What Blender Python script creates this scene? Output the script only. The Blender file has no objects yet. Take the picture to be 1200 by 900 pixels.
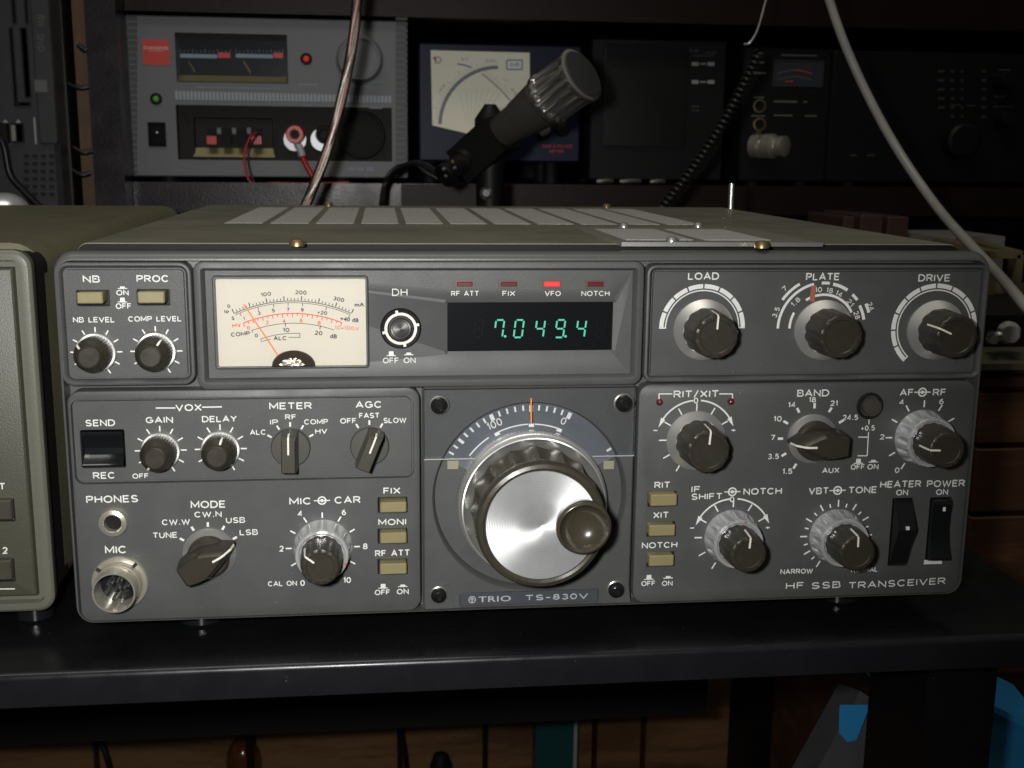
import bpy, math, random
from mathutils import Vector, Matrix
from mathutils.geometry import tessellate_polygon
rnd = random.Random(7)
S = bpy.context.scene
COL = S.collection
R = math.radians
pi = math.pi

# ------------------------------------------------------------------ camera
ZF = 0.009                                   # height of the feet: the front panel starts here
CAMX, CAMY, CAMZ = -0.0560, -0.39712, 0.16469 + ZF
FPX = 1347.5                                 # focal length in photo pixels (1200 wide)
PITCH, YAW, ROLL = 0.19754, 0.11393, 0.01034
fwd = Vector((math.sin(YAW) * math.cos(PITCH), math.cos(YAW) * math.cos(PITCH), -math.sin(PITCH)))
rt0 = Vector((math.cos(YAW), -math.sin(YAW), 0)); up0 = rt0.cross(fwd)
rt = rt0 * math.cos(ROLL) + up0 * math.sin(ROLL)
up = -rt0 * math.sin(ROLL) + up0 * math.cos(ROLL)
CAM = Vector((CAMX, CAMY, CAMZ))
cd = bpy.data.cameras.new('camera'); co = bpy.data.objects.new('camera', cd); COL.objects.link(co)
m4 = Matrix((rt, up, -fwd)).transposed().to_4x4(); m4.translation = CAM
co.matrix_world = m4
cd.sensor_width = 36; cd.lens = FPX / 1200 * 36; cd.clip_start = 0.01; cd.clip_end = 50
cd.dof.use_dof = True; cd.dof.focus_distance = 0.425; cd.dof.aperture_fstop = 30
S.camera = co
S.render.resolution_x, S.render.resolution_y = 1024, 768
S.view_settings.view_transform = 'Standard'; S.view_settings.look = 'None'
S.view_settings.exposure = 0; S.view_settings.gamma = 1

# ------------------------------------------------------------------ light: camera flash + dim room
wd = bpy.data.worlds.new('World'); S.world = wd; wd.use_nodes = True
bg = wd.node_tree.nodes['Background']; bg.inputs[0].default_value = (1.0, 0.93, 0.82, 1); bg.inputs[1].default_value = 1.0
wtc = wd.node_tree.nodes.new('ShaderNodeTexCoord'); wsx = wd.node_tree.nodes.new('ShaderNodeSeparateXYZ'); wr = wd.node_tree.nodes.new('ShaderNodeValToRGB')
wd.node_tree.links.new(wtc.outputs['Generated'], wsx.inputs[0]); wmr = wd.node_tree.nodes.new('ShaderNodeMapRange'); wmr.inputs[1].default_value = -1
wd.node_tree.links.new(wsx.outputs['Z'], wmr.inputs[0]); wd.node_tree.links.new(wmr.outputs[0], wr.inputs[0]); wd.node_tree.links.new(wr.outputs[0], bg.inputs[0])
wr.color_ramp.elements[0].position = 0.35; wr.color_ramp.elements[0].color = (0.006, 0.005, 0.004, 1)
wr.color_ramp.elements[1].position = 0.85; wr.color_ramp.elements[1].color = (0.075, 0.070, 0.062, 1)
e_ = wr.color_ramp.elements.new(0.55); e_.color = (0.014, 0.0125, 0.0105, 1)
fl = bpy.data.lights.new('camera_flash', 'SPOT'); fl.energy = 8.6; fl.spot_size = R(98); fl.spot_blend = 1.0
fl.shadow_soft_size = 0.011; fl.color = (1.0, 0.99, 0.965)
fo = bpy.data.objects.new('camera_flash', fl); COL.objects.link(fo)
fo.location = CAM + rt * -0.036 + up * 0.015
fo.rotation_euler = (Vector((-0.125, 0.0, 0.100)) - fo.location).to_track_quat('-Z', 'Y').to_euler()
ce = bpy.data.lights.new('ceiling_lamp', 'AREA'); ce.shape = 'RECTANGLE'; ce.size = 0.9; ce.size_y = 0.35; ce.energy = 5.5; ce.color = (1, 0.95, 0.86)
ceo = bpy.data.objects.new('ceiling_lamp', ce); COL.objects.link(ceo); ceo.location = (-0.25, -0.15, 1.6); ceo.rotation_euler = (R(-8), 0, 0)

# ------------------------------------------------------------------ photo pixel -> point in the place
def ray(px, py):
    return fwd + rt * ((px - 600) / FPX) + up * ((450 - py) / FPX)
def bow(px, py):                             # the lens bends the lower edge a little
    w = 1 - ((px - 610) / 520.0) ** 2
    return (6.5 * w - 2.5 * (1 - w)) * max(0, (py - 450) / 270.0)
def A(px, py, Y):                            # on an upright plane at depth Y
    d = ray(px, py); t = (Y - CAM.y) / d.y
    p = CAM + d * t
    return (p.x, p.z)
def A3(px, py, Y):
    x, z = A(px, py, Y); return Vector((x, Y, z))
def G(px, py, z):                            # on a level plane at height z
    d = ray(px, py); t = (z - CAM.z) / d.z
    return CAM + d * t
def P(px, py, Y=0.0):                        # on the front panel of the radio
    return A(px, py - bow(px, py), Y)
def rc(l, t, r, b, Y=0.0, f=P):              # rectangle measured at its mid edges
    mx, my = (l + r) / 2, (t + b) / 2
    return (f(l, my, Y)[0], f(mx, b, Y)[1], f(r, my, Y)[0], f(mx, t, Y)[1])
def mpp(px, py, Y=0.0, f=P):                 # metres per photo pixel there
    return (f(px + 5, py, Y)[0] - f(px - 5, py, Y)[0]) / 10

# ------------------------------------------------------------------ materials
MATS = {}
def mat(name, col, rough=0.5, metal=0.0, var=0.0, vs=60, bump=0.0, bs=1500, coat=0.0, aniso=0.0, emit=None, es=1.0, spec=0.5, axis='Y', stretch=(1, 1, 1), rv=0.0, rings=False, dots=False, specks=0.0, dust=(0.30, 0.29, 0.27)):
    m = bpy.data.materials.new(name); m.use_nodes = True; nt = m.node_tree; N = nt.nodes; L = nt.links
    b = N['Principled BSDF']
    b.inputs['Base Color'].default_value = (*col, 1); b.inputs['Roughness'].default_value = rough
    b.inputs['Metallic'].default_value = metal; b.inputs['Coat Weight'].default_value = coat; b.inputs['Specular IOR Level'].default_value = spec
    b.inputs['Coat Roughness'].default_value = 0.12
    tc = N.new('ShaderNodeTexCoord'); mp = N.new('ShaderNodeMapping'); mp.inputs['Scale'].default_value = stretch
    L.new(tc.outputs['Object'], mp.inputs['Vector'])
    if var:
        n = N.new('ShaderNodeTexNoise'); n.inputs['Scale'].default_value = vs; n.inputs['Detail'].default_value = 6; n.inputs['Roughness'].default_value = 0.65
        L.new(mp.outputs[0], n.inputs['Vector'])
        mr = N.new('ShaderNodeMapRange'); mr.inputs[1].default_value = 0.3; mr.inputs[2].default_value = 0.7
        mr.inputs[3].default_value = 1 - var; mr.inputs[4].default_value = 1 + var
        L.new(n.outputs['Fac'], mr.inputs[0])
        mx = N.new('ShaderNodeVectorMath'); mx.operation = 'SCALE'; mx.inputs[0].default_value = col
        L.new(mr.outputs[0], mx.inputs['Scale']); L.new(mx.outputs[0], b.inputs['Base Color'])
    if dots:                                  # punched holes of a fine grille
        vd = N.new('ShaderNodeTexVoronoi'); vd.inputs['Scale'].default_value = 620; vd.inputs['Randomness'].default_value = 0.0; vd.voronoi_dimensions = '2D'; L.new(mp.outputs[0], vd.inputs['Vector'])
        ld = N.new('ShaderNodeMath'); ld.operation = 'LESS_THAN'; ld.inputs[1].default_value = 0.30; L.new(vd.outputs['Distance'], ld.inputs[0])
        md = N.new('ShaderNodeMix'); md.data_type = 'RGBA'; md.inputs[6].default_value = (*col, 1); md.inputs[7].default_value = (0.03, 0.03, 0.028, 1)
        if b.inputs['Base Color'].is_linked: L.new(b.inputs['Base Color'].links[0].from_socket, md.inputs[6])
        L.new(ld.outputs[0], md.inputs[0]); L.new(md.outputs[2], b.inputs['Base Color'])
    if rings:
        wv = N.new('ShaderNodeTexWave'); wv.wave_type = 'RINGS'; wv.rings_direction = 'Y'; wv.inputs['Scale'].default_value = 560; wv.inputs['Distortion'].default_value = 1.5; wv.inputs['Detail'].default_value = 4
        L.new(mp.outputs[0], wv.inputs['Vector'])
        bp = N.new('ShaderNodeBump'); bp.inputs['Strength'].default_value = 0.22; bp.inputs['Distance'].default_value = 0.0001
        L.new(wv.outputs['Fac'], bp.inputs['Height']); L.new(bp.outputs[0], b.inputs['Normal'])
    if specks:
        vn = N.new('ShaderNodeTexVoronoi'); vn.inputs['Scale'].default_value = 210; L.new(mp.outputs[0], vn.inputs['Vector'])
        ls = N.new('ShaderNodeMath'); ls.operation = 'LESS_THAN'; ls.inputs[1].default_value = 0.055; L.new(vn.outputs['Distance'], ls.inputs[0])
        n4 = N.new('ShaderNodeTexNoise'); n4.inputs['Scale'].default_value = 30; L.new(mp.outputs[0], n4.inputs['Vector'])
        g4 = N.new('ShaderNodeMapRange'); g4.inputs[1].default_value = 0.45; g4.inputs[2].default_value = 0.75; g4.inputs[4].default_value = specks; L.new(n4.outputs['Fac'], g4.inputs[0])
        ml = N.new('ShaderNodeMath'); ml.operation = 'MULTIPLY'; L.new(ls.outputs[0], ml.inputs[0]); L.new(g4.outputs[0], ml.inputs[1])
        mc_ = N.new('ShaderNodeMix'); mc_.data_type = 'RGBA'; mc_.inputs[6].default_value = (*col, 1); mc_.inputs[7].default_value = (*dust, 1)
        if b.inputs['Base Color'].is_linked: L.new(b.inputs['Base Color'].links[0].from_socket, mc_.inputs[6])
        L.new(ml.outputs[0], mc_.inputs[0]); L.new(mc_.outputs[2], b.inputs['Base Color'])
    if rv:
        n3 = N.new('ShaderNodeTexNoise'); n3.inputs['Scale'].default_value = vs * 1.7; n3.inputs['Detail'].default_value = 8
        L.new(mp.outputs[0], n3.inputs['Vector'])
        m3 = N.new('ShaderNodeMapRange'); m3.inputs[1].default_value = 0.3; m3.inputs[2].default_value = 0.7
        m3.inputs[3].default_value = max(0.02, rough - rv); m3.inputs[4].default_value = min(1, rough + rv)
        L.new(n3.outputs['Fac'], m3.inputs[0]); L.new(m3.outputs[0], b.inputs['Roughness'])
    if bump:
        n2 = N.new('ShaderNodeTexNoise'); n2.inputs['Scale'].default_value = bs; n2.inputs['Detail'].default_value = 4
        L.new(mp.outputs[0], n2.inputs['Vector'])
        bp = N.new('ShaderNodeBump'); bp.inputs['Strength'].default_value = bump; bp.inputs['Distance'].default_value = 0.0003
        L.new(n2.outputs['Fac'], bp.inputs['Height']); L.new(bp.outputs[0], b.inputs['Normal'])
    if aniso:
        b.inputs['Anisotropic'].default_value = aniso
        tg = N.new('ShaderNodeTangent'); tg.direction_type = 'RADIAL'; tg.axis = axis
        L.new(tg.outputs[0], b.inputs['Tangent'])
    if emit:
        b.inputs['Emission Color'].default_value = (*emit, 1); b.inputs['Emission Strength'].default_value = es
    MATS[name] = m
    return m
def clear(name, tint=(1, 1, 1), rough=0.02, f0=1.45):
    m = bpy.data.materials.new(name); m.use_nodes = True; nt = m.node_tree; N = nt.nodes; L = nt.links
    N.remove(N['Principled BSDF'])
    t = N.new('ShaderNodeBsdfTransparent'); t.inputs[0].default_value = (*tint, 1)
    g = N.new('ShaderNodeBsdfGlossy'); g.inputs['Roughness'].default_value = rough
    fr = N.new('ShaderNodeFresnel'); fr.inputs[0].default_value = f0
    mx = N.new('ShaderNodeMixShader'); L.new(fr.outputs[0], mx.inputs[0]); L.new(t.outputs[0], mx.inputs[1]); L.new(g.outputs[0], mx.inputs[2])
    L.new(mx.outputs[0], N['Material Output'].inputs[0]); MATS[name] = m
    return m
def wood(name, c1, c2, rough=0.5, axis='X', sc=9):
    m = bpy.data.materials.new(name); m.use_nodes = True; nt = m.node_tree; N = nt.nodes; L = nt.links
    b = N['Principled BSDF']; b.inputs['Roughness'].default_value = rough
    tc = N.new('ShaderNodeTexCoord'); mp = N.new('ShaderNodeMapping')
    mp.inputs['Scale'].default_value = (1.2, 6, 9) if axis == 'X' else (9, 6, 1.2)
    L.new(tc.outputs['Object'], mp.inputs['Vector'])
    n = N.new('ShaderNodeTexNoise'); n.inputs['Scale'].default_value = 3; n.inputs['Detail'].default_value = 5; n.inputs['Distortion'].default_value = 0.6
    L.new(mp.outputs[0], n.inputs['Vector'])
    mu = N.new('ShaderNodeMath'); mu.operation = 'MULTIPLY'; mu.inputs[1].default_value = sc; L.new(n.outputs['Fac'], mu.inputs[0])
    si = N.new('ShaderNodeMath'); si.operation = 'SINE'; L.new(mu.outputs[0], si.inputs[0])
    f = N.new('ShaderNodeTexNoise'); f.inputs['Scale'].default_value = 40; f.inputs['Detail'].default_value = 6; L.new(mp.outputs[0], f.inputs['Vector'])
    ad = N.new('ShaderNodeMath'); ad.operation = 'MULTIPLY_ADD'; ad.inputs[1].default_value = 0.3; L.new(si.outputs[0], ad.inputs[0]); L.new(f.outputs['Fac'], ad.inputs[2])
    cr = N.new('ShaderNodeValToRGB'); cr.color_ramp.elements[0].position = 0.2; cr.color_ramp.elements[1].position = 0.8
    cr.color_ramp.elements[0].color = (*c1, 1); cr.color_ramp.elements[1].color = (*c2, 1)
    L.new(ad.outputs[0], cr.inputs[0]); L.new(cr.outputs[0], b.inputs['Base Color'])
    bp = N.new('ShaderNodeBump'); bp.inputs['Strength'].default_value = 0.15; bp.inputs['Distance'].default_value = 0.0004
    L.new(f.outputs['Fac'], bp.inputs['Height']); L.new(bp.outputs[0], b.inputs['Normal'])
    MATS[name] = m
    return m
mat('panel', (0.0735, 0.0765, 0.0735), 0.46, specks=.5, var=0.10, vs=55, bump=0.25, bs=2600, rv=0.05, spec=0.4)
mat('bezel', (0.081, 0.084, 0.080), 0.36, specks=.3, var=0.08, vs=55, bump=0.12, bs=2600)
mat('seam', (0.012, 0.012, 0.012), 0.7)
mat('cover', (0.190, 0.179, 0.135), 0.42, specks=.6, var=0.22, vs=24, bump=0.35, bs=1600, rv=0.08)
mat('vent', (0.44, 0.44, 0.405), 0.65, metal=0.0, var=0.18, vs=420, bump=0.4, bs=1400)
mat('lid', (0.26, 0.255, 0.21), 0.4, metal=0.2, var=0.08, vs=60, bump=0.2)
mat('bare', (0.75, 0.76, 0.74), 0.3, metal=0.9)
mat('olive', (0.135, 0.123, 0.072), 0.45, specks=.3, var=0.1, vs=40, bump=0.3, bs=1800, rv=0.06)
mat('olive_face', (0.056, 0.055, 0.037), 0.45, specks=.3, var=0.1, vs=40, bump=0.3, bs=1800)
mat('olive_lit_rim', (0.115, 0.113, 0.088), 0.42, var=0.06, vs=50, bump=0.2, bs=2000)  # paler than the face: light on the rim is in the colour
mat('black', (0.007, 0.007, 0.007), 0.65, spec=0.25)
mat('gloss_black', (0.007, 0.008, 0.009), 0.16, coat=0.3, specks=.12)
mat('knob', (0.033, 0.0285, 0.0205), 0.37, var=0.08, vs=200, bump=0.05, bs=3000, rv=0.05)
mat('knob_main', (0.044, 0.037, 0.026), 0.30, var=0.1, vs=150, bump=0.04, bs=3000, rv=0.06, coat=0.1, spec=0.5)
mat('knob_grip', (0.050, 0.042, 0.028), 0.24, var=0.08, vs=200, coat=0.2)
mat('knob_top', (0.042, 0.038, 0.028), 0.42, var=0.10, vs=300, bump=0.12, bs=3000)
mat('alu_skirt', (0.66, 0.65, 0.625), 0.33, metal=0.74, aniso=0.85, var=0.04, vs=180)
mat('alu', (0.52, 0.51, 0.49), 0.36, metal=0.72, aniso=0.7, var=0.04, vs=180)
mat('dull_metal', (0.20, 0.18, 0.14), 0.4, metal=0.7, var=0.3, vs=300)
mat('alu_disc', (0.86, 0.87, 0.88), 0.38, metal=0.72, aniso=0.8, var=0.08, vs=70, rings=True)
mat('chrome', (0.84, 0.83, 0.80), 0.14, metal=0.95)
mat('skirt_clear', (0.78, 0.80, 0.80), 0.18, metal=0.62, var=0.12, vs=150)
mat('nickel', (0.60, 0.57, 0.48), 0.28, metal=0.72, var=0.06, vs=120)
mat('brass', (0.30, 0.23, 0.11), 0.38, metal=0.8, var=0.2, vs=300)
mat('white_ink', (0.74, 0.74, 0.71), 0.6, var=0.05, vs=400)
mat('pointer', (0.80, 0.76, 0.68), 0.45)
mat('khaki', (0.245, 0.215, 0.105), 0.42, var=0.06, vs=200, bump=0.1, bs=2500)
mat('lever', (0.055, 0.050, 0.038), 0.35, var=0.1, vs=200)
mat('lever_disc', (0.062, 0.062, 0.052), 0.45, metal=0.2)
mat('dial_face', (0.55, 0.505, 0.41), 0.50, emit=(1.0, 0.87, 0.70), es=0.12, var=0.02, vs=40)
mat('ink', (0.03, 0.032, 0.04), 0.6)
mat('ink_red', (0.75, 0.09, 0.05), 0.6)
mat('needle', (0.85, 0.20, 0.05), 0.5)
mat('foil', (0.75, 0.62, 0.52), 0.25, metal=0.9, var=0.4, vs=400, bump=1.0, bs=700)
mat('pivot', (0.035, 0.022, 0.014), 0.22, coat=0.4)
mat('digit', (0.02, 0.05, 0.04), 0.5, emit=(0.10, 0.80, 0.50), es=0.72)
mat('ghost', (0.006, 0.0065, 0.006), 0.5, spec=0.08)
mat('led_off', (0.10, 0.012, 0.018), 0.3, coat=0.3)
mat('led_frame', (0.10, 0.065, 0.060), 0.35)
mat('led_on', (0.3, 0.01, 0.01), 0.4, emit=(1.0, 0.035, 0.04), es=1.0)
mat('dial_scale', (0.112, 0.124, 0.138), 0.35, var=0.1, vs=80, rv=0.06)
mat('frost', (0.42, 0.44, 0.44), 0.4)
mat('diffuser', (0.26, 0.25, 0.17), 0.6)
mat('orange', (0.75, 0.22, 0.02), 0.45)
mat('badge', (0.075, 0.085, 0.098), 0.4, metal=0.3, var=0.06, vs=200)
mat('screw', (0.030, 0.030, 0.028), 0.22, metal=0.6)
mat('screw_rim', (0.30, 0.30, 0.28), 0.3, metal=0.7)
mat('box_brown', (0.040, 0.018, 0.010), 0.6, var=0.2, vs=60)
mat('desk', (0.0050, 0.0052, 0.0060), 0.27, spec=0.28, specks=.35, var=0.2, vs=40, bump=0.06, bs=900, rv=0.06)
mat('desk_edge', (0.009, 0.009, 0.011), 0.30, var=0.1, vs=50, spec=0.4, specks=.3, rv=0.06)
mat('shelf', (0.016, 0.013, 0.014), 0.33, var=0.2, vs=25, bump=0.45, bs=420, rv=0.06, coat=0.10, spec=0.4)
mat('shelf_red', (0.011, 0.0045, 0.003), 0.45, spec=0.25, var=0.3, vs=25, bump=0.4, bs=300)
mat('psu', (0.145, 0.152, 0.16), 0.5, var=0.04, vs=60, bump=0.12, bs=1200)
mat('psu_dark', (0.020, 0.019, 0.016), 0.6, spec=0.2, var=0.1, vs=60)
mat('psu_rib', (0.060, 0.062, 0.06), 0.5)
mat('strip_grey', (0.34, 0.37, 0.41), 0.5)  # ribbed strip, paler blue-grey than the case
mat('smoke_glare', (0.040, 0.044, 0.052), 0.12, coat=0.4)  # smoked glass, with a bluish reflection put into its base colour
mat('red_paint', (0.62, 0.045, 0.035), 0.45)
mat('red_plastic', (0.60, 0.03, 0.025), 0.35)
mat('red_wire', (0.45, 0.02, 0.02), 0.4)
mat('black_wire', (0.009, 0.009, 0.009), 0.35, spec=0.4)
mat('lug', (0.55, 0.57, 0.60), 0.35, metal=0.3)
mat('scale_blue', (0.22, 0.32, 0.40), 0.5)
mat('gold_lip', (0.20, 0.17, 0.08), 0.4, metal=0.4)
mat('green_led', (0.03, 0.15, 0.02), 0.4, emit=(0.15, 0.55, 0.05), es=0.12)
mat('red_led', (0.3, 0.01, 0.01), 0.4, emit=(1, 0.04, 0.03), es=0.28)
mat('navy', (0.008, 0.0115, 0.038), 0.45, spec=0.25, var=0.1, vs=60, bump=0.2, bs=900)
mat('meter_card', (0.84, 0.82, 0.66), 0.55, emit=(1.0, 0.97, 0.78), es=0.05, var=0.03, vs=40)
mat('card_arc', (0.24, 0.27, 0.33), 0.6)
mat('card_ink', (0.36, 0.37, 0.35), 0.6)
mat('card_pale', (0.52, 0.52, 0.44), 0.6)
mat('card_blue', (0.10, 0.22, 0.62), 0.6)
mat('card_pink', (0.72, 0.52, 0.42), 0.6)
mat('dark_gear', (0.0042, 0.0044, 0.0046), 0.5, spec=0.25, var=0.15, vs=60, bump=0.2)
mat('dark_grille', (0.0075, 0.0078, 0.0078), 0.6, spec=0.25, var=0.1, vs=900)
mat('print_grey', (0.30, 0.31, 0.31), 0.6)
mat('print_blue', (0.24, 0.27, 0.33), 0.6)
mat('print_dim', (0.11, 0.115, 0.115), 0.6)
mat('print_faint', (0.035, 0.036, 0.036), 0.6)
mat('mic_black', (0.006, 0.006, 0.0055), 0.5, spec=0.25, var=0.15, vs=100)
mat('mic_body', (0.055, 0.050, 0.043), 0.38, var=0.1, vs=100)
mat('mic_gauze', (0.030, 0.031, 0.031), 0.6, bump=1.0, bs=2500)
mat('coax', (0.33, 0.28, 0.25), 0.35, var=0.35, vs=70, stretch=(1, 1, 0.2), coat=0.3)
mat('strand_red', (0.58, 0.38, 0.32), 0.4, metal=0.3, var=0.3, vs=500)
mat('strand_grey', (0.64, 0.58, 0.52), 0.35, metal=0.4, var=0.35, vs=500)
clear('jacket', (0.93, 0.90, 0.87), 0.22, 1.6)
mat('grey_cable', (0.28, 0.27, 0.245), 0.4, var=0.12, vs=60)
mat('pc', (0.036, 0.038, 0.040), 0.42, var=0.1, vs=50)
mat('pc_dark', (0.014, 0.015, 0.016), 0.35)
mat('silver_dome', (0.72, 0.72, 0.74), 0.3, metal=0.7)
wood('wood_dark', (0.060, 0.024, 0.010), (0.125, 0.055, 0.024), 0.55)
wood('wood_tan', (0.10, 0.050, 0.018), (0.19, 0.10, 0.040), 0.5, axis='Z')
wood('wood_panel', (0.12, 0.058, 0.024), (0.24, 0.13, 0.06), 0.5, sc=14)
wood('wood_grey', (0.10, 0.085, 0.06), (0.17, 0.145, 0.11), 0.6)
mat('tray', (0.085, 0.075, 0.05), 0.55, var=0.3, vs=40)
mat('white_box', (0.22, 0.22, 0.20), 0.5, var=0.1, vs=50)
mat('yellow_frame', (0.16, 0.13, 0.07), 0.45)
mat('blue_plastic', (0.025, 0.24, 0.52), 0.4)
mat('grey_plastic', (0.065, 0.065, 0.07), 0.55, var=0.15, vs=60)
mat('teal', (0.012, 0.075, 0.085), 0.35)
mat('teal_edge', (0.30, 0.42, 0.38), 0.3)
mat('amber', (0.10, 0.035, 0.010), 0.15, coat=0.5)
mat('tape', (0.36, 0.12, 0.07), 0.5)
clear('pane', (0.97, 0.975, 0.98), 0.04)
clear('acrylic', (0.96, 0.965, 0.975), 0.03)

# ------------------------------------------------------------------ mesh building
class MB:
    def __init__(s): s.v = []; s.f = []; s.m = []; s.lay = 0
    def add(s, vs, fs, mi=0):
        o = len(s.v); s.v += [tuple(v) for v in vs]; s.f += [tuple(i + o for i in f) for f in fs]; s.m += [mi] * len(fs)
    def loops(s, ls, close=True, cap0=False, cap1=False, mi=0):
        n = len(ls[0]); vs = [p for l in ls for p in l]; fs = []
        for k in range(len(ls) - 1):
            for i in range(n if close else n - 1):
                j = (i + 1) % n
                fs.append((k * n + i, k * n + j, (k + 1) * n + j, (k + 1) * n + i))
        if cap0: fs.append(tuple(range(n))[::-1])
        if cap1: fs.append(tuple((len(ls) - 1) * n + i for i in range(n)))
        s.add(vs, fs, mi)
    def face(s, outer, holes=(), mi=0):
        polys = [[Vector(p) for p in outer]] + [[Vector(p) for p in h] for h in holes]
        if not holes:
            s.add(outer, [tuple(range(len(outer)))], mi); return
        tris = tessellate_polygon(polys)
        s.add([p for q in polys for p in q], [tuple(t) for t in tris], mi)
    def box(s, x0, y0, z0, x1, y1, z1, mi=0):
        v = [(x, y, z) for z in (z0, z1) for y in (y0, y1) for x in (x0, x1)]
        s.add(v, [(0, 1, 3, 2), (4, 6, 7, 5), (0, 4, 5, 1), (2, 3, 7, 6), (0, 2, 6, 4), (1, 5, 7, 3)], mi)
    def bar(s, a, b, w, d=None, mi=0, upv=(0, 1, 0)):          # box bar from a to b
        a = Vector(a); b = Vector(b); t = (b - a).normalized(); u = Vector(upv)
        if abs(t.dot(u)) > 0.95: u = Vector((1, 0, 0))
        n = t.cross(u).normalized(); u = n.cross(t); d = d or w
        q = [n * (sx * w / 2) + u * (sy * d / 2) for sx, sy in ((-1, -1), (1, -1), (1, 1), (-1, 1))]
        s.loops([[a + k for k in q], [b + k for k in q]], cap0=True, cap1=True, mi=mi)
    def tube(s, pts, r, n=10, mi=0, cap=True):
        pts = [Vector(p) for p in pts]; rs = r if isinstance(r, (list, tuple)) else [r] * len(pts)
        ls = []; u = None
        for i, p in enumerate(pts):
            t = (pts[min(i + 1, len(pts) - 1)] - pts[max(i - 1, 0)]).normalized()
            if u is None:
                u = t.orthogonal().normalized()
            u = (u - t * u.dot(t)).normalized(); w = t.cross(u)
            ls.append([p + (u * math.cos(2 * pi * k / n) + w * math.sin(2 * pi * k / n)) * rs[i] for k in range(n)])
        s.loops(ls, cap0=cap, cap1=cap, mi=mi)
    def lathe(s, prof, o, axis=(0, -1, 0), n=64, cap0=False, cap1=True, mi=0, flute=0, amp=None, ph=0.0, cusp=False):
        """prof: (radius, height along axis); amp: scallop depth per ring."""
        ax = Vector(axis).normalized(); o = Vector(o)
        if abs(ax.y) > 0.9: u = Vector((1, 0, 0))
        else: u = ax.orthogonal()
        u = (u - ax * u.dot(ax)).normalized(); w = ax.cross(u)
        ls = []
        for k, (r, h) in enumerate(prof):
            l = []
            for i in range(n):
                a = 2 * pi * i / n
                q = r
                if flute and amp and amp[k]:
                    q = r - amp[k] * (abs(math.cos(flute * (a - ph) / 2)) if cusp else (0.5 + 0.5 * math.cos(flute * (a - ph))) ** 1.5)
                l.append(o + ax * h + (u * math.cos(a) + w * math.sin(a)) * q)
            ls.append(l)
        s.loops(ls, cap0=cap0, cap1=cap1, mi=mi)
    def prism(s, poly, y0, y1, mi=0, bev=0.0):                  # poly of (x,z); front at y1 < y0
        ls = [[(x, y0, z) for x, z in poly]]
        if bev:
            cx = sum(p[0] for p in poly) / len(poly); cz = sum(p[1] for p in poly) / len(poly)
            ls.append([(x, y1 + bev, z) for x, z in poly])
            q = []
            for x, z in poly:
                d = math.hypot(x - cx, z - cz) or 1
                q.append((x - (x - cx) / d * bev, y1, z - (z - cz) / d * bev))
            ls.append(q)
        else:
            ls.append([(x, y1, z) for x, z in poly])
        s.loops(ls, cap0=True, cap1=True, mi=mi)
RN = 7
def rr(rect, r, Y, inset=0.0):                                  # rounded rectangle loop in the X-Z plane
    x0, z0, x1, z1 = rect; x0 += inset; z0 += inset; x1 -= inset; z1 -= inset
    r = max(0.00004, min(r - inset if inset > 0 else r, (x1 - x0) / 2.01, (z1 - z0) / 2.01)); out = []
    for cx, cz, a0 in ((x1 - r, z1 - r, 0), (x0 + r, z1 - r, 90), (x0 + r, z0 + r, 180), (x1 - r, z0 + r, 270)):
        for k in range(RN):
            a = R(a0 + 90.0 * k / (RN - 1)); out.append((cx + r * math.cos(a), Y, cz + r * math.sin(a)))
    return out
def rloft(M, specs, cap0=False, cap1=True, mi=0, holes=None):   # specs: (rect, r, Y, inset)
    ls = [rr(a, b, c, d) for a, b, c, d in specs]
    M.loops(ls, cap0=cap0, cap1=cap1 and not holes, mi=mi)
    if holes: face_holes(M, ls[-1], holes, mi)
def face_holes(M, outer, holes, mi=0):
    hl = []
    for h in holes:
        Y = outer[0][1]; rect, r = h['rect'], h.get('r', 0.0005)
        top = rr(rect, r, Y); hl.append(top)
        sl = h.get('slope', 0.0); dep = h['depth']; k = h.get('mi', mi)
        seq = [top]
        if h.get('groove'): seq += [rr(rect, r, Y + .0022, .0001), rr(rect, r, Y + .0022, .0008), rr(rect, r, Y + dep, .0009)]
        if h.get('lip'): seq.append(rr(rect, r, Y + 0.0003, 0.0003))
        if not h.get('groove'): seq.append(rr(rect, r, Y + dep, sl + (0.0003 if h.get('lip') else 0)))
        M.loops(seq, mi=h.get('wmi', k))
        if h.get('holes'): face_holes(M, seq[-1], h['holes'], k)
        else: M.face(seq[-1], mi=k)
    M.face(outer, hl, mi)

ROOT = {}
def rootpos(o):
    while o.parent: o = o.parent
    return o.location
def put(name, M, mats, parent=None, smooth=35, loc=None):
    me = bpy.data.meshes.new(name)
    L = rootpos(parent) if parent else Vector(loc or (0, 0, 0))
    me.from_pydata([(v[0] - L[0], v[1] - L[1], v[2] - L[2]) for v in M.v], [], M.f)
    for k in (mats if isinstance(mats, (list, tuple)) else [mats]): me.materials.append(MATS[k])
    me.polygons.foreach_set('material_index', M.m)
    me.polygons.foreach_set('use_smooth', [True] * len(me.polygons))
    me.update()
    import bmesh
    b = bmesh.new(); b.from_mesh(me); bmesh.ops.remove_doubles(b, verts=b.verts, dist=1e-6); bmesh.ops.recalc_face_normals(b, faces=b.faces); b.to_mesh(me); b.free()
    me.set_sharp_from_angle(angle=R(smooth))
    o = bpy.data.objects.new(name, me); COL.objects.link(o)
    if parent: o.parent = parent
    else: o.location = L
    return o
def thing(name, label, cat, loc=(0, 0, 0), group=None):
    o = bpy.data.objects.new(name, None); COL.objects.link(o); o.location = loc; o.empty_display_size = 0.02
    o['label'] = label; o['category'] = cat
    if group: o['group'] = group
    return o
def tag(o, label, cat, group=None):
    o['label'] = label; o['category'] = cat
    if group: o['group'] = group
    return o

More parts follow.
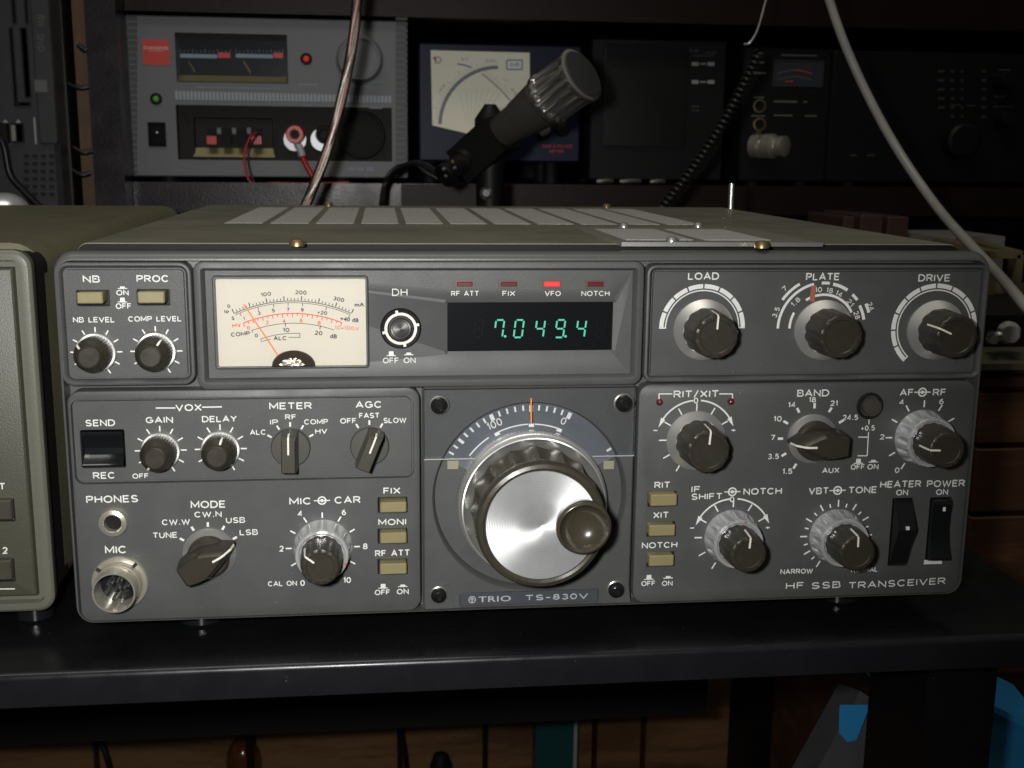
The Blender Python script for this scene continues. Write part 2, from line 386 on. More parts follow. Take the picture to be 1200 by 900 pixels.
# lettering
TXT = bpy.data.curves.new('lettering_source', 'FONT'); TXT.resolution_u = 3
TXO = bpy.data.objects.new('lettering_source', TXT); COL.objects.link(TXO)
TXT.align_x = 'LEFT'
_tc = {}
def glyphs(s, bold):
    if (s, bold) in _tc: return _tc[(s, bold)]
    TXT.body = s; TXT.offset = bold; TXT.space_character = 1.08
    bpy.context.view_layer.update()
    dg = bpy.context.evaluated_depsgraph_get(); me = bpy.data.meshes.new_from_object(TXO.evaluated_get(dg))
    v = [(a.co.x, a.co.y) for a in me.vertices]; f = [tuple(p.vertices) for p in me.polygons]
    bpy.data.meshes.remove(me)
    x0 = min(a[0] for a in v); x1 = max(a[0] for a in v); y0 = min(a[1] for a in v); y1 = max(a[1] for a in v)
    _tc[(s, bold)] = (v, f, x0, x1, y0, y1); return _tc[(s, bold)]
def el(cx, cy, rx, ry, a0, a1):
    n = max(3, int(abs(a1 - a0) / 15)); return [(cx + rx * math.cos(R(a0 + (a1 - a0) * i / n)), cy + ry * math.sin(R(a0 + (a1 - a0) * i / n))) for i in range(n + 1)]
FONT = {' ': (.42, []), 'A': (.92, [[(0, 0), (.46, 1), (.92, 0)], [(.17, .32), (.75, .32)]]),
 'B': (.76, [[(0, .54), (.48, .54)] + el(.48, .27, .28, .27, 90, -90) + [(0, 0), (0, 1), (.45, 1)] + el(.45, .77, .25, .23, 90, -90)]),
 'C': (.9, [el(.46, .5, .46, .5, 42, 318)]), 'D': (.86, [[(0, 0), (0, 1), (.38, 1)] + el(.38, .5, .48, .5, 90, -90) + [(0, 0)]]),
 'E': (.7, [[(.7, 1), (0, 1), (0, 0), (.7, 0)], [(0, .52), (.62, .52)]]), 'F': (.66, [[(.66, 1), (0, 1), (0, 0)], [(0, .52), (.58, .52)]]),
 'G': (.92, [el(.46, .5, .46, .5, 42, 322) + [(.90, .2), (.90, .46), (.5, .46)]]), 'H': (.82, [[(0, 0), (0, 1)], [(.82, 0), (.82, 1)], [(0, .52), (.82, .52)]]),
 'I': (0, [[(0, 0), (0, 1)]]), 'J': (.5, [[(.5, 1), (.5, .25)] + el(.25, .25, .25, .25, 0, -180)]), 'K': (.8, [[(0, 0), (0, 1)], [(.76, 1), (0, .38)], [(.26, .6), (.8, 0)]]),
 'L': (.64, [[(0, 1), (0, 0), (.64, 0)]]), 'M': (1.0, [[(0, 0), (0, 1), (.5, .22), (1, 1), (1, 0)]]), 'N': (.82, [[(0, 0), (0, 1), (.82, 0), (.82, 1)]]),
 'O': (.98, [el(.49, .5, .49, .5, 0, 360)]), 'P': (.74, [[(0, 0), (0, 1), (.46, 1)] + el(.46, .73, .28, .27, 90, -90) + [(0, .46)]]),
 'R': (.8, [[(0, 0), (0, 1), (.48, 1)] + el(.48, .74, .28, .26, 90, -90) + [(0, .48)], [(.42, .48), (.8, 0)]]),
 'S': (.78, [el(.39, .74, .34, .26, 25, 270) + el(.39, .24, .37, .24, 90, -155)]), 'T': (.8, [[(0, 1), (.8, 1)], [(.4, 1), (.4, 0)]]),
 'U': (.8, [[(0, 1), (0, .36)] + el(.4, .36, .4, .36, 180, 360) + [(.8, 1)]]), 'V': (.9, [[(0, 1), (.45, 0), (.9, 1)]]), 'W': (1.3, [[(0, 1), (.33, 0), (.65, .9), (.97, 0), (1.3, 1)]]),
 'X': (.84, [[(0, 0), (.84, 1)], [(0, 1), (.84, 0)]]), 'Y': (.84, [[(0, 1), (.42, .48), (.84, 1)], [(.42, .48), (.42, 0)]]), 'Z': (.8, [[(0, 1), (.8, 1), (0, 0), (.8, 0)]]),
 '0': (.66, [el(.33, .5, .33, .5, 0, 360)]), '1': (.22, [[(0, .78), (.22, 1), (.22, 0)]]), '2': (.64, [el(.31, .7, .30, .30, 165, -38) + [(0, 0), (.64, 0)]]),
 '3': (.62, [el(.3, .76, .26, .24, 150, -80) + el(.3, .26, .31, .27, 80, -155)]), '4': (.7, [[(.5, 0), (.5, 1), (0, .28), (.7, .28)]]), '5': (.62, [[(.57, 1), (.09, 1), (.04, .52)] + el(.3, .32, .31, .32, 140, -145)]),
 '6': (.64, [el(.32, .31, .31, .31, 0, 360), el(.56, .36, .55, .64, 95, 185)]), '7': (.62, [[(0, 1), (.62, 1), (.2, 0)]]), '8': (.64, [el(.32, .76, .26, .24, 0, 360), el(.32, .26, .32, .26, 0, 360)]),
 '9': (.64, [el(.32, .69, .31, .31, 0, 360), el(.08, .64, .55, .64, -85, 5)]), '.': (.14, [[(0, .04), (.14, .04)]]), '+': (.6, [[(0, .4), (.6, .4)], [(.3, .1), (.3, .7)]]), '-': (.5, [[(0, .42), (.5, .42)]]),
 '/': (.5, [[(0, -.1), (.5, 1.1)]]), '&': (.8, [[(.8, 0), (.2, .75)] + el(.38, .8, .2, .2, 190, -30) + [(.05, .3)] + el(.3, .23, .28, .23, 160, 330) + [(.75, .45)]]), '\u00d7': (.5, [[(0, .1), (.5, .6)], [(0, .6), (.5, .1)]])}
def ribbon(M, p, w, Y, mi=0):
    cl = math.hypot(p[0][0] - p[-1][0], p[0][1] - p[-1][1]) < 1e-9
    if cl: p = p[:-1]
    q = [p[0]]
    for a in p[1:]:
        if math.hypot(a[0] - q[-1][0], a[1] - q[-1][1]) > w * .08: q.append(a)
    p = q; n = len(p)
    if n < 2: 
        p = [(p[0][0] - w / 2, p[0][1]), (p[0][0] + w / 2, p[0][1])]; n = 2; cl = False
    L0, L1 = [], []
    for i in range(n):
        a = p[i - 1] if (i or cl) else None; c = p[(i + 1) % n] if (i < n - 1 or cl) else None; b = p[i]
        d1 = None if a is None else (b[0] - a[0], b[1] - a[1]); d2 = None if c is None else (c[0] - b[0], c[1] - b[1])
        def nm(d): l = math.hypot(*d) or 1; return (-d[1] / l, d[0] / l)
        if d1 is None: n_ = nm(d2); m = 1
        elif d2 is None: n_ = nm(d1); m = 1
        else:
            n1, n2 = nm(d1), nm(d2); x, z = n1[0] + n2[0], n1[1] + n2[1]; l = math.hypot(x, z)
            if l < .2: n_ = n1; m = 1
            else: n_ = (x / l, z / l); m = min(2.2, 1 / max(.3, n_[0] * n1[0] + n_[1] * n1[1]))
        L0.append((b[0] + n_[0] * w / 2 * m, Y, b[1] + n_[1] * w / 2 * m)); L1.append((b[0] - n_[0] * w / 2 * m, Y, b[1] - n_[1] * w / 2 * m))
    M.loops([L0, L1], close=cl, mi=mi)
def text(M, s, px, py, w, h, Y=0.0, f=P, rot=0.0, bold=0.022, mi=0, serif=False):
    """centre, width and height in photo pixels"""
    cx, cz = f(px, py, Y); k = mpp(px, py, Y, f); W = w * k; H_ = f(px, py - h / 2, Y)[1] - f(px, py + h / 2, Y)[1]
    ca, sa = math.cos(R(rot)), math.sin(R(rot))
    if serif or any(c not in FONT for c in s):
        v, fc, x0, x1, y0, y1 = glyphs(s, bold); out = []
        for a, b in v:
            u = ((a - x0) / (x1 - x0) - 0.5) * W; t = ((b - y0) / (y1 - y0) - 0.5) * H_
            out.append((cx + u * ca + t * sa, Y, cz - u * sa + t * ca))
        M.add(out, fc, mi); return
    sw = H_ * (.125 + 2.3 * bold); gap = .34; tot = sum(FONT[c][0] for c in s) + gap * (len(s) - 1)
    flat = all(c in '-' for c in s)
    sx = (W - sw) / max(tot, .3); sz = (H_ - sw) if not flat else H_; x = 0
    if tot < .01: sx = 1
    if flat: sw = H_
    for c in s:
        g, st = FONT[c]
        for line in st:
            pts = []
            for a, b in line:
                u = (x + a - tot / 2) * sx; t = (b - .5) * sz if not flat else 0
                pts.append((cx + u * ca + t * sa, cz - u * sa + t * ca))
            M.lay += 1; ribbon(M, pts, sw, Y - (M.lay % 60) * 8e-7, mi)
        x += g + gap
def seg(M, a, b, w, Y, mi=0):                                   # flat printed stroke between (x,z) points
    dx, dz = b[0] - a[0], b[1] - a[1]; l = math.hypot(dx, dz) or 1; nx, nz = -dz / l * w / 2, dx / l * w / 2
    M.lay += 1; Y -= (M.lay % 60) * 8e-7
    M.add([(a[0] + nx, Y, a[1] + nz), (a[0] - nx, Y, a[1] - nz), (b[0] - nx, Y, b[1] - nz), (b[0] + nx, Y, b[1] + nz)], [(0, 1, 2, 3)], mi)
def poly(M, pts, Y, w, mi=0, f=P):
    q = [f(a, b, Y) for a, b in pts]
    for a, b in zip(q, q[1:]): seg(M, a, b, w, Y, mi)
def pol(c, a, r): return (c[0] + r * math.sin(R(a)), c[1] + r * math.cos(R(a)))
def arc(M, c, r0, r1, a0, a1, Y, mi=0, n=None):
    n = n or max(2, int(abs(a1 - a0) / 4)); ls0 = []; ls1 = []; M.lay += 1; Y -= (M.lay % 60) * 8e-7
    for i in range(n + 1):
        a = a0 + (a1 - a0) * i / n
        p = pol(c, a, r0); q = pol(c, a, r1); ls0.append((p[0], Y, p[1])); ls1.append((q[0], Y, q[1]))
    M.loops([ls0, ls1], close=False, mi=mi)
def ticks(M, c, r0, r1, angs, w, Y, mi=0):
    for a in angs: seg(M, pol(c, a, r0), pol(c, a, r1), w, Y, mi)
def push_icon(M, px, py, out, Y):                              # the little button-out / button-in symbols
    k = mpp(px, py, Y); c = P(px, py, Y); h = 4.8 * k if out else 2.0 * k; z = c[1] - (1.9 if out else .7) * k
    M.add([(c[0] - 3 * k, Y, z), (c[0] + 3 * k, Y, z), (c[0] + 2.6 * k, Y, z + h), (c[0] - 2.6 * k, Y, z + h)], [(0, 1, 2, 3)])
    M.add([(c[0] - 5.5 * k, Y, z - k), (c[0] + 5.5 * k, Y, z - k), (c[0] + 5.5 * k, Y, z), (c[0] - 5.5 * k, Y, z)], [(0, 1, 2, 3)])
def concentric_icon(M, px, py, Y):
    k = mpp(px, py, Y); c = P(px, py, Y)
    arc(M, c, 0, 2 * k, 0, 360, Y, n=16); arc(M, c, 3.6 * k, 5.3 * k, 0, 360, Y, n=24)
    for s in (-1, 1): seg(M, (c[0] + s * 2 * k, c[1]), (c[0] + s * 9.5 * k, c[1]), 1.3 * k, Y)

INK = 0.00007
# ================================================================== the transceiver
H = 0.1314
X0, X1, Z0, Z1 = -0.165, 0.165, ZF, ZF + H
tr = thing('radio_transceiver', 'dark grey amateur radio transceiver with large silver tuning knob and lit green digits', 'transceiver', (0, 0.0, 0))
HC = A(600, 285.3, .019)[1]
M = MB()                                                        # cabinet: cover over the chassis
cab = (X0 + 0.0035, ZF + 0.001, X1 - 0.0035, HC)
rloft(M, [(cab, .004, .0185, .0008), (cab, .004, .0192, 0), (cab, .004, .316, 0), (cab, .004, .317, .001)], cap0=True)
cabinet = put('cabinet', M, 'cover', tr)
M = MB()
nk = (X0 + .004, ZF + .002, X1 - .004, HC - .0022); rloft(M, [(nk, .004, .0070, 0), (nk, .004, .0215, 0)], cap1=False)
put('recess_strip', M, 'black', tr)
M = MB(); rloft(M, [(cab, .004, .0186, .0003), (cab, .004, .0181, .0003)], cap0=True); put('dark_edge_plate', M, 'black', tr)  # thin black plate added to hide the cover's lit front face
for fx in (-0.125, 0.125):
    for fy in (0.022, 0.29):
        M = MB(); M.lathe([(.0075, 0), (.0085, .001), (.0085, ZF + .0005)], (fx, fy, 0), (0, 0, 1), 32, cap0=True)
        put('foot', M, 'gloss_black', tr)
# bezel frame and backing
M = MB()
def ins(l, b, r, t): return (X0 + l, Z0 + b, X1 - r, Z1 - t)
fr = ins(0, 0, 0, 0)
rloft(M, [(fr, .0062, .0078, .0006), (fr, .0062, .0072, 0), (fr, .0062, .0034, 0.0), (ins(.0001, .0001, .0001, .0003), .0062, .0022, 0), (ins(.0003, .0002, .0003, .0010), .006, .0009, 0), (ins(.0006, .0003, .0006, .0019), .0058, .0000, 0), (ins(.0009, .0003, .0009, .0026), .0055, -.0002, 0), (ins(.0013, .0004, .0013, .0030), .005, -.0002, 0),
          (ins(.0016, .0004, .0016, .0035), .0048, .0068, 0)], cap0=True, mi=0)
put('front_bezel', M, 'bezel', tr)

def plate(name, rect, rad, rim, floor, holes=(), front=0.0, base=0.0067, mats=('panel', 'seam', 'panel'), parent=tr, slope=.0006, groove=True):
    M = MB(); sp = [(rect, rad, base, 0), (rect, rad, front + .0007, 0), (rect, rad, front + .0002, .00022), (rect, rad, front, .0006)]
    if rim:
        sp += [(rect, rad, front, rim - .0003), (rect, rad, front + .0003, rim), (rect, rad, floor, rim + slope)]
        if groove: sp += [(rect, rad, floor + .0013, rim + slope + .0001), (rect, rad, floor + .0013, rim + slope + .0007), (rect, rad, floor, rim + slope + .0008)]
    rloft(M, sp, holes=list(holes)) if holes else rloft(M, sp)
    return put(name, M, list(mats), parent)

# --- push buttons: hole + khaki cap
BUT = []
def hole_of(l, t, r, b, Y, d=.0035): return dict(rect=rc(l, t, r, b, Y), r=.0006, depth=d, mi=1, wmi=2, lip=True)
def button(l, t, r, b, out, Yf, name='push_button'):
    M = MB(); q = rc(l, t, r, b, Yf - out)
    rloft(M, [(q, .0005, Yf + .003, 0), (q, .0005, Yf - out + .0004, 0), (q, .0005, Yf - out, .0004)])
    return put(name, M, 'khaki', tr)
Y1 = 0.0012                                                     # floor of the recessed panel fields
ul = rc(67.5, 307, 226.5, 452, 0)
YA = 0.0013
plate('upper_panel', ul, .0042, .0014, YA, [hole_of(89, 339.5, 129, 359.5, YA), hole_of(160, 338.5, 199.5, 358.5, YA)])
button(89.8, 342.8, 120.2, 356, .0042, YA); button(161, 342, 192.6, 355.6, .0042, YA)
# --- display window surround
dr = rc(229, 306, 753, 453.5, 0)
YD = 0.0026
led_px = [(533, 555.5), (584.5, 607.5), (635.5, 658), (686, 709)]
disp = (521, 351, 721.5, 414.5)
dholes = [dict(rect=rc(a, 328, b, 338, YD), r=.0001, depth=.0006, mi=3, wmi=3) for a, b in led_px]
dholes.append(dict(rect=rc(*disp, YD), r=.0012, depth=.0007, slope=.0010, mi=1, wmi=2))
plate('display_surround', dr, .0035, .0026, YD, dholes, front=-.0008, mats=('panel', 'gloss_black', 'panel', 'led_frame'), slope=.0009, groove=False)
# --- upper right field
ur = rc(756.5, 310, 1155.5, 446, 0)
plate('upper_panel', ur, .0035, .0013, YA)
# --- lower left
ll = rc(83, 456.5, 492.5, 727, 0); ll = (X0 + .0018, ZF + .0005, ll[2], ll[3])
sub = rc(80, 466, 485, 561.5, 0); sub = (ll[0] + .0011, P(150, 561, .0013)[1] - .0014, sub[2], sub[3])
YB = 0.0013                                                     # floor of the embossed strip
plate('lower_panel', ll, .0045, 0, 0, [dict(rect=sub, r=.003, depth=YB - .0003, groove=True, mi=0, holes=[dict(rect=rc(94.5, 503, 147, 548, YB), r=.0008, depth=.004, mi=1, wmi=1, lip=True)]),
      hole_of(442, 585, 478, 605, .0003), hole_of(442, 622.5, 478, 642, .0003), hole_of(442, 659, 478, 678.5, .0003)], front=.0003)
YL = .0003
button(445.6, 591.8, 476.4, 604.2, .0042, YL); button(445.6, 628.4, 476.5, 641.3, .0042, YL); button(445.3, 665.5, 476.6, 678.3, .0042, YL)
# --- dial field with round well
dl = rc(497, 456, 742, 717.5, 0); dl = (ll[2] + .0010, ZF + .0004, dl[2], ll[3] - .0002)
YP = 0.0006
WC = P(621.5, 586.5, YP); kd = mpp(620, 586, YP); WR = 114 * kd
M = MB()
sp = [(dl, .0012, .0067, 0), (dl, .0012, YP + .0007, 0), (dl, .0012, YP, .0006)]
ls = [rr(a, b, c, d) for a, b, c, d in sp]; M.loops(ls)
circ = lambda r, y, n=96: [(WC[0] + r * math.cos(2 * pi * i / n), y, WC[1] + r * math.sin(2 * pi * i / n)) for i in range(n)]
M.loops([circ(WR, YP), circ(WR - .0005, YP + .0006), circ(WR - .0012, YP + .0040)]); M.face(circ(WR - .0012, YP + .0040))
M.face(ls[-1], [circ(WR, YP)])
dialp = put('dial_panel', M, 'panel', tr)
# --- lower right
lr = rc(746, 449.5, 1144, 706, 0); lr = (dl[2] + .0010, ZF + .0005, X1 - .0016, ll[3])
rk1 = rc(1043, 583.5, 1066.5, 663, YL); rk2 = rc(1087, 582, 1112, 655, YL)
blk = P(1019, 475.5, YL); kb = mpp(1019, 475, YL)
plate('lower_panel', lr, .0045, 0, 0, [hole_of(758.6, 578, 793.5, 597.5, YL), hole_of(757.5, 614.5, 792, 633.5, YL), hole_of(757.5, 650.5, 791, 669.5, YL),
      dict(rect=rk1, r=.0004, depth=.004, mi=1, wmi=1, lip=True), dict(rect=rk2, r=.0004, depth=.004, mi=1, wmi=1, lip=True)], front=YL)
button(762.8, 582.5, 793.6, 596.3, .0042, YL); button(761, 619.2, 791.3, 632.3, .0042, YL); button(761, 655.5, 789.8, 668.3, .0042, YL)

# --- printed legends
def legend(Yl):
    return MB()
def fin(M, mats='white_ink', name='legend'): return put(name, M, mats, tr)
Y = YA - INK
M = MB(); text(M, 'NB', 107, 327, 20, 8.2, Y); fin(M)
M = MB(); text(M, 'PROC', 179, 326.5, 38, 8.2, Y); fin(M)
M = MB(); text(M, 'ON', 143.5, 343, 14.5, 6.4, Y); text(M, 'OFF', 144.8, 358.7, 18.5, 6.6, Y); push_icon(M, 143.5, 336.9, False, Y); push_icon(M, 143.5, 351.6, True, Y); fin(M)
def pot_legend(name, tx, ty, w, h, cx, cy, Y, angs=range(-120, 151, 30), r0=22, r1=30.5, tw=1.6):
    M = MB(); c = P(cx, cy, Y); k = mpp(cx, cy, Y); 
    if name: text(M, name, tx, ty, w, h, Y)
    ticks(M, c, r0 * k, r1 * k, angs, tw * k, Y); return M, c, k
KN = {}
M, *_ = pot_legend('NB LEVEL', 110, 374.7, 49, 6.4, 113, 412.5, Y); fin(M)
M, *_ = pot_legend('COMP LEVEL', 181.5, 373.6, 62.5, 6.4, 183.3, 411.5, Y); fin(M)
Y = YB - INK
M = MB(); text(M, 'SEND', 117.4, 495.3, 35, 7.8, Y); text(M, 'REC', 122, 556.6, 26, 7.8, Y); fin(M)
M = MB(); text(M, 'VOX', 221, 477.8, 31, 8.2, Y); poly(M, [(182.5, 478.2), (205.5, 478.2)], Y, .00045); poly(M, [(237, 477.4), (260, 477)], Y, .00045); fin(M)
M, *_ = pot_legend('GAIN', 186.7, 492.2, 32, 7.4, 188.5, 528, Y); text(M, 'OFF', 164.7, 557.8, 19, 6, Y); fin(M)
M, *_ = pot_legend('DELAY', 257.2, 491.3, 41, 7.4, 258.8, 526.8, Y); fin(M)
M, *_ = pot_legend('METER', 340.5, 476, 50, 8.2, 340.8, 525.5, Y, (-60, -30, 0, 30, 60), 25.5, 31, 2.1)
for s, x, y, w in (('ALC', 302.3, 507.2, 19), ('IP', 321.2, 495.3, 9.5), ('RF', 340.6, 489.2, 13), ('COMP', 370.4, 495, 28), ('HV', 376.4, 506.3, 14)): text(M, s, x, y, w, 6.2, Y)
fin(M)
M, *_ = pot_legend('AGC', 432.2, 474.6, 31, 8.2, 433.2, 524, Y, (-30, 0, 30), 25.5, 31, 2.1)
for s, x, y, w in (('OFF', 408.2, 494, 19), ('FAST', 432.8, 487.7, 24), ('SLOW', 462.7, 493.5, 27)): text(M, s, x, y, w, 6.4, Y)
fin(M)
Y = YL - INK
M = MB(); text(M, 'PHONES', 131.5, 584.3, 61, 8.6, Y); fin(M)
M = MB(); text(M, 'MIC', 135.7, 643.5, 25.5, 8.8, Y); fin(M)
M, *_ = pot_legend('MODE', 243.9, 592.2, 41, 8.6, 245, 649.5, Y, (-60, -30, 0, 30, 60), 33, 38.5, 2.7)
for s, x, y, w in (('TUNE', 193.4, 627.6, 29), ('CW.W', 206.2, 612.4, 33), ('CW.N', 243.8, 603.8, 32), ('USB', 276, 611.2, 22.5), ('LSB', 291.5, 625.7, 21.5)): text(M, s, x, y, w, 6.8, Y)
fin(M)
M, *_ = pot_legend('MIC', 352, 589.5, 26, 8.4, 378.5, 645, Y, (-120, -90, -60, -30, 0, 30, 60, 90, 120), 36.5, 43.5, 1.7)
text(M, 'CAR', 407.3, 588.4, 30.5, 8.4, Y); concentric_icon(M, 377.3, 589, Y)
for s, x, y, w in (('2', 330, 645.8, 5), ('4', 351.8, 604.2, 5.5), ('6', 403, 603.2, 5), ('8', 428, 644, 5.5), ('10', 406.8, 684.2, 9), ('0', 354.6, 687, 5.4)): text(M, s, x, y, w, 7, Y)
text(M, 'CAL ON', 331, 687.2, 34, 6, Y); fin(M)
M = MB(); text(M, 'FIX', 459.3, 577.8, 20, 7.8, Y); fin(M)
M = MB(); text(M, 'MONI', 459.6, 615.2, 32.5, 7.4, Y); fin(M)
M = MB(); text(M, 'RF ATT', 460, 652.4, 41, 7.6, Y); fin(M)
M = MB(); text(M, 'OFF', 448.2, 699.3, 18, 6.4, Y); text(M, 'ON', 472, 698.6, 14, 6.4, Y); push_icon(M, 449, 692, True, Y); push_icon(M, 472, 691.5, False, Y); fin(M)
# upper right
Y = YA - INK
M = MB(); text(M, 'LOAD', 824.5, 323.6, 36.5, 8.6, Y); c = P(822.8, 384.2, Y); k = mpp(823, 384, Y)
for i in range(8): arc(M, c, 45.2 * k, 50.2 * k, -90 + i * 22.5 + 1, -90 + (i + 1) * 22.5 - 1, Y)
arc(M, c, 42.2 * k, 43.6 * k, -90, 90, Y)
for s in (-1, 1): seg(M, (c[0] + s * 42.2 * k, c[1]), (c[0] + s * 50.2 * k, c[1]), 1.4 * k, Y)
fin(M)
M = MB(); text(M, 'PLATE', 964.4, 324.2, 39.5, 8.6, Y); c = P(963.2, 384.6, Y); k = mpp(963, 384, Y)
for r0, r1, a0, a1 in ((50, 53, -90, -14), (56.2, 59.4, -56, -30), (36.6, 39.4, -90, -62), (36.6, 39.4, -33, 62), (49.6, 52.8, -4, 6.5), (49.0, 52.6, 11, 32), (48.8, 52.2, 41, 51), (47.8, 51.2, 59, 79), (55, 58.3, 61, 72)):
    arc(M, c, r0 * k, r1 * k, a0, a1, Y)
for s, a, r, w in (('7', -43.4, 63.6, 4.8), ('3.5', -71, 57, 12), ('1.8', -45, 43.6, 11.5), ('10', -5, 45.2, 8), ('18', 11.5, 45.2, 8), ('14', 26.5, 45, 8.4), ('21', 48, 44.6, 8.4), ('28', 69.6, 43.6, 9), ('24', 66, 62.5, 9.5)):
    q = pol((0, 0), a, r); text(M, s, 963.2 + q[0], 384.6 - q[1], w, 6.0, Y, rot=a, bold=.008)
fin(M)
M = MB(); text(M, 'DRIVE', 1095, 325.6, 37.5, 8.6, Y); c = P(1094.6, 384.6, Y); k = mpp(1094, 384, Y)
for i in range(10): arc(M, c, 45 * k, 50 * k, -138 + i * 22.8 + 1, -138 + (i + 1) * 22.8 - 1, Y)
arc(M, c, 42 * k, 43.4 * k, -138, 90, Y); seg(M, pol(c, -138, 42 * k), pol(c, -138, 50 * k), 1.4 * k, Y)
fin(M)
M = MB(); k = mpp(952, 345, Y); c = P(952.5, 344, Y - INK); M.add([(c[0] - 3.2 * k, Y - INK, c[1] - 9 * k), (c[0] + 2.6 * k, Y - INK, c[1] - 9.5 * k), (c[0] + 3.6 * k, Y - INK, c[1] + 9.5 * k), (c[0] - 2.4 * k, Y - INK, c[1] + 9 * k)], [(0, 1, 2, 3)]); put('tape_scrap', M, 'tape', tr)
# lower right
Y = YL - INK
angs = (-150, -120, -90, -60, -30, 0, 30, 60)
M, c, k = pot_legend('RIT/XIT', 816, 461.9, 53, 8.6, 815, 516.5, Y, angs, 34, 42.5, 1.5)
def swing(M, c, k, r, zx, zy):
    arc(M, c, (r - .9) * k, (r + .9) * k, -66, -5.5, Y); arc(M, c, (r - .9) * k, (r + .9) * k, 5.5, 66, Y)
    for s in (-1, 1):
        p = pol(c, 66 * s, r * k); q0 = pol(c, 57 * s, (r + 2.9) * k); q1 = pol(c, 57 * s, (r - 2.9) * k); q2 = pol(c, 71 * s, (r + .3) * k); y_ = Y - .00006
        M.add([(q0[0], y_, q0[1]), (q1[0], y_, q1[1]), (q2[0], y_, q2[1])], [(0, 1, 2)])
    text(M, '0', zx, zy, 5.2, 6.8, Y)
swing(M, c, k, 46, 815.6, 469.8)
poly(M, [(772.3, 468), (772.3, 461.8), (788, 461.8)], Y, .00042); poly(M, [(842.8, 461.8), (858.4, 461.8), (858.4, 468)], Y, .00042)
text(M, '-', 768, 505.6, 5, 1.3, Y); text(M, '+', 859.4, 504.6, 6, 6, Y); fin(M)
M, *_ = pot_legend('BAND', 953, 460.7, 37.5, 8.4, 952.2, 514, Y, (-150, -120, -90, -60, -30, 0, 30, 60), 34.3, 40.5, 2.8)
for s, x, y, w in (('1.5', 922.8, 553.5, 11.5), ('3.5', 906.4, 536, 13), ('7', 905.8, 513.6, 5), ('10', 911.3, 491.3, 9.5), ('14', 928, 474.6, 9), ('18', 952, 468.6, 8.4), ('21', 977.4, 472.6, 8.4), ('24.5', 996.5, 489.4, 18), ('AUX', 973.6, 552, 20)): text(M, s, x, y, w, 6.4, Y)
fin(M)
M = MB(); text(M, '+0.5', 1017, 501.8, 16.5, 6.2, Y); poly(M, [(1018.5, 490.5), (1018.2, 497.5)], Y, .0004); poly(M, [(1017.8, 506.5), (1016.2, 534.5), (1005, 534.5)], Y, .0004); poly(M, [(1006, 512.5), (1017.4, 512.5)], Y, .0004)
text(M, 'OFF', 1005.2, 547.6, 16.5, 6.2, Y); text(M, 'ON', 1023, 547.2, 13, 6.2, Y); push_icon(M, 1006, 541, True, Y); push_icon(M, 1023.5, 540.5, False, Y); fin(M)
M, *_ = pot_legend('AF', 1062.6, 459.8, 16, 8, 1080, 512, Y, (-150, -120, -90, -60, -30, 0, 30, 60, 90), 34.3, 42, 1.6)
text(M, 'RF', 1101, 459.6, 15.5, 8, Y); concentric_icon(M, 1081, 459.6, Y)
for s, x, y in (('0', 1051.3, 551), ('2', 1033.8, 512), ('4', 1056.8, 471.2), ('6', 1103.2, 470.4)): text(M, s, x, y, 5.3, 6.4, Y)
fin(M)
M = MB(); text(M, 'RIT', 776.2, 570.8, 18.5, 7.6, Y); fin(M)
M = MB(); text(M, 'XIT', 774.6, 606.8, 18.5, 7.6, Y); fin(M)
M = MB(); text(M, 'NOTCH', 773, 642.8, 41.5, 7.2, Y); fin(M)
M = MB(); text(M, 'OFF', 759.8, 688.8, 16.5, 6, Y); text(M, 'ON', 782, 688.4, 12.5, 6, Y); push_icon(M, 760.5, 681.5, True, Y); push_icon(M, 783, 681, False, Y); fin(M)
M, c, k = pot_legend('IF', 815.5, 575.8, 10.5, 7.6, 857.6, 632, Y, angs, 35, 43.5, 1.5)
text(M, 'SHIFT', 828.4, 584.2, 36.5, 7.6, Y); text(M, 'NOTCH', 893.8, 577.5, 45, 7.8, Y); concentric_icon(M, 858.2, 578.4, Y)
swing(M, c, k, 45, 857.8, 587.4); text(M, '-', 811, 622, 5, 1.3, Y); text(M, '+', 899.6, 620.2, 6, 6, Y); fin(M)
M, c, k = pot_legend('VBT', 959.5, 576.3, 23.5, 8, 980, 629, Y, range(-150, 91, 30), 34, 42, 1.6)
ticks(M, c, 34 * k, 38.5 * k, range(-135, 80, 30), 1.5 * k, Y); text(M, 'TONE', 1011, 574.6, 33.5, 8, Y); concentric_icon(M, 981.6, 575.6, Y)
text(M, 'NARROW', 933.6, 672, 38, 6, Y); text(M, 'NORMAL', 1013, 668.4, 31, 5.6, Y); fin(M)
M = MB(); text(M, 'HEATER', 1055.6, 567.3, 48, 8, Y); text(M, 'ON', 1057.2, 577, 14, 6.8, Y); fin(M)
M = MB(); text(M, 'POWER', 1108.6, 565.8, 44.5, 8, Y); text(M, 'ON', 1104, 575.8, 14, 6.8, Y); fin(M)
M = MB(); text(M, 'HF', 931.6, 689, 21, 7.8, Y, rot=-.6, bold=.012); text(M, 'SSB', 968, 687.6, 34, 7.8, Y, rot=-.8, bold=.012); text(M, 'TRANSCEIVER', 1051.5, 683.4, 113, 7.8, Y, rot=-1, bold=.012); fin(M)
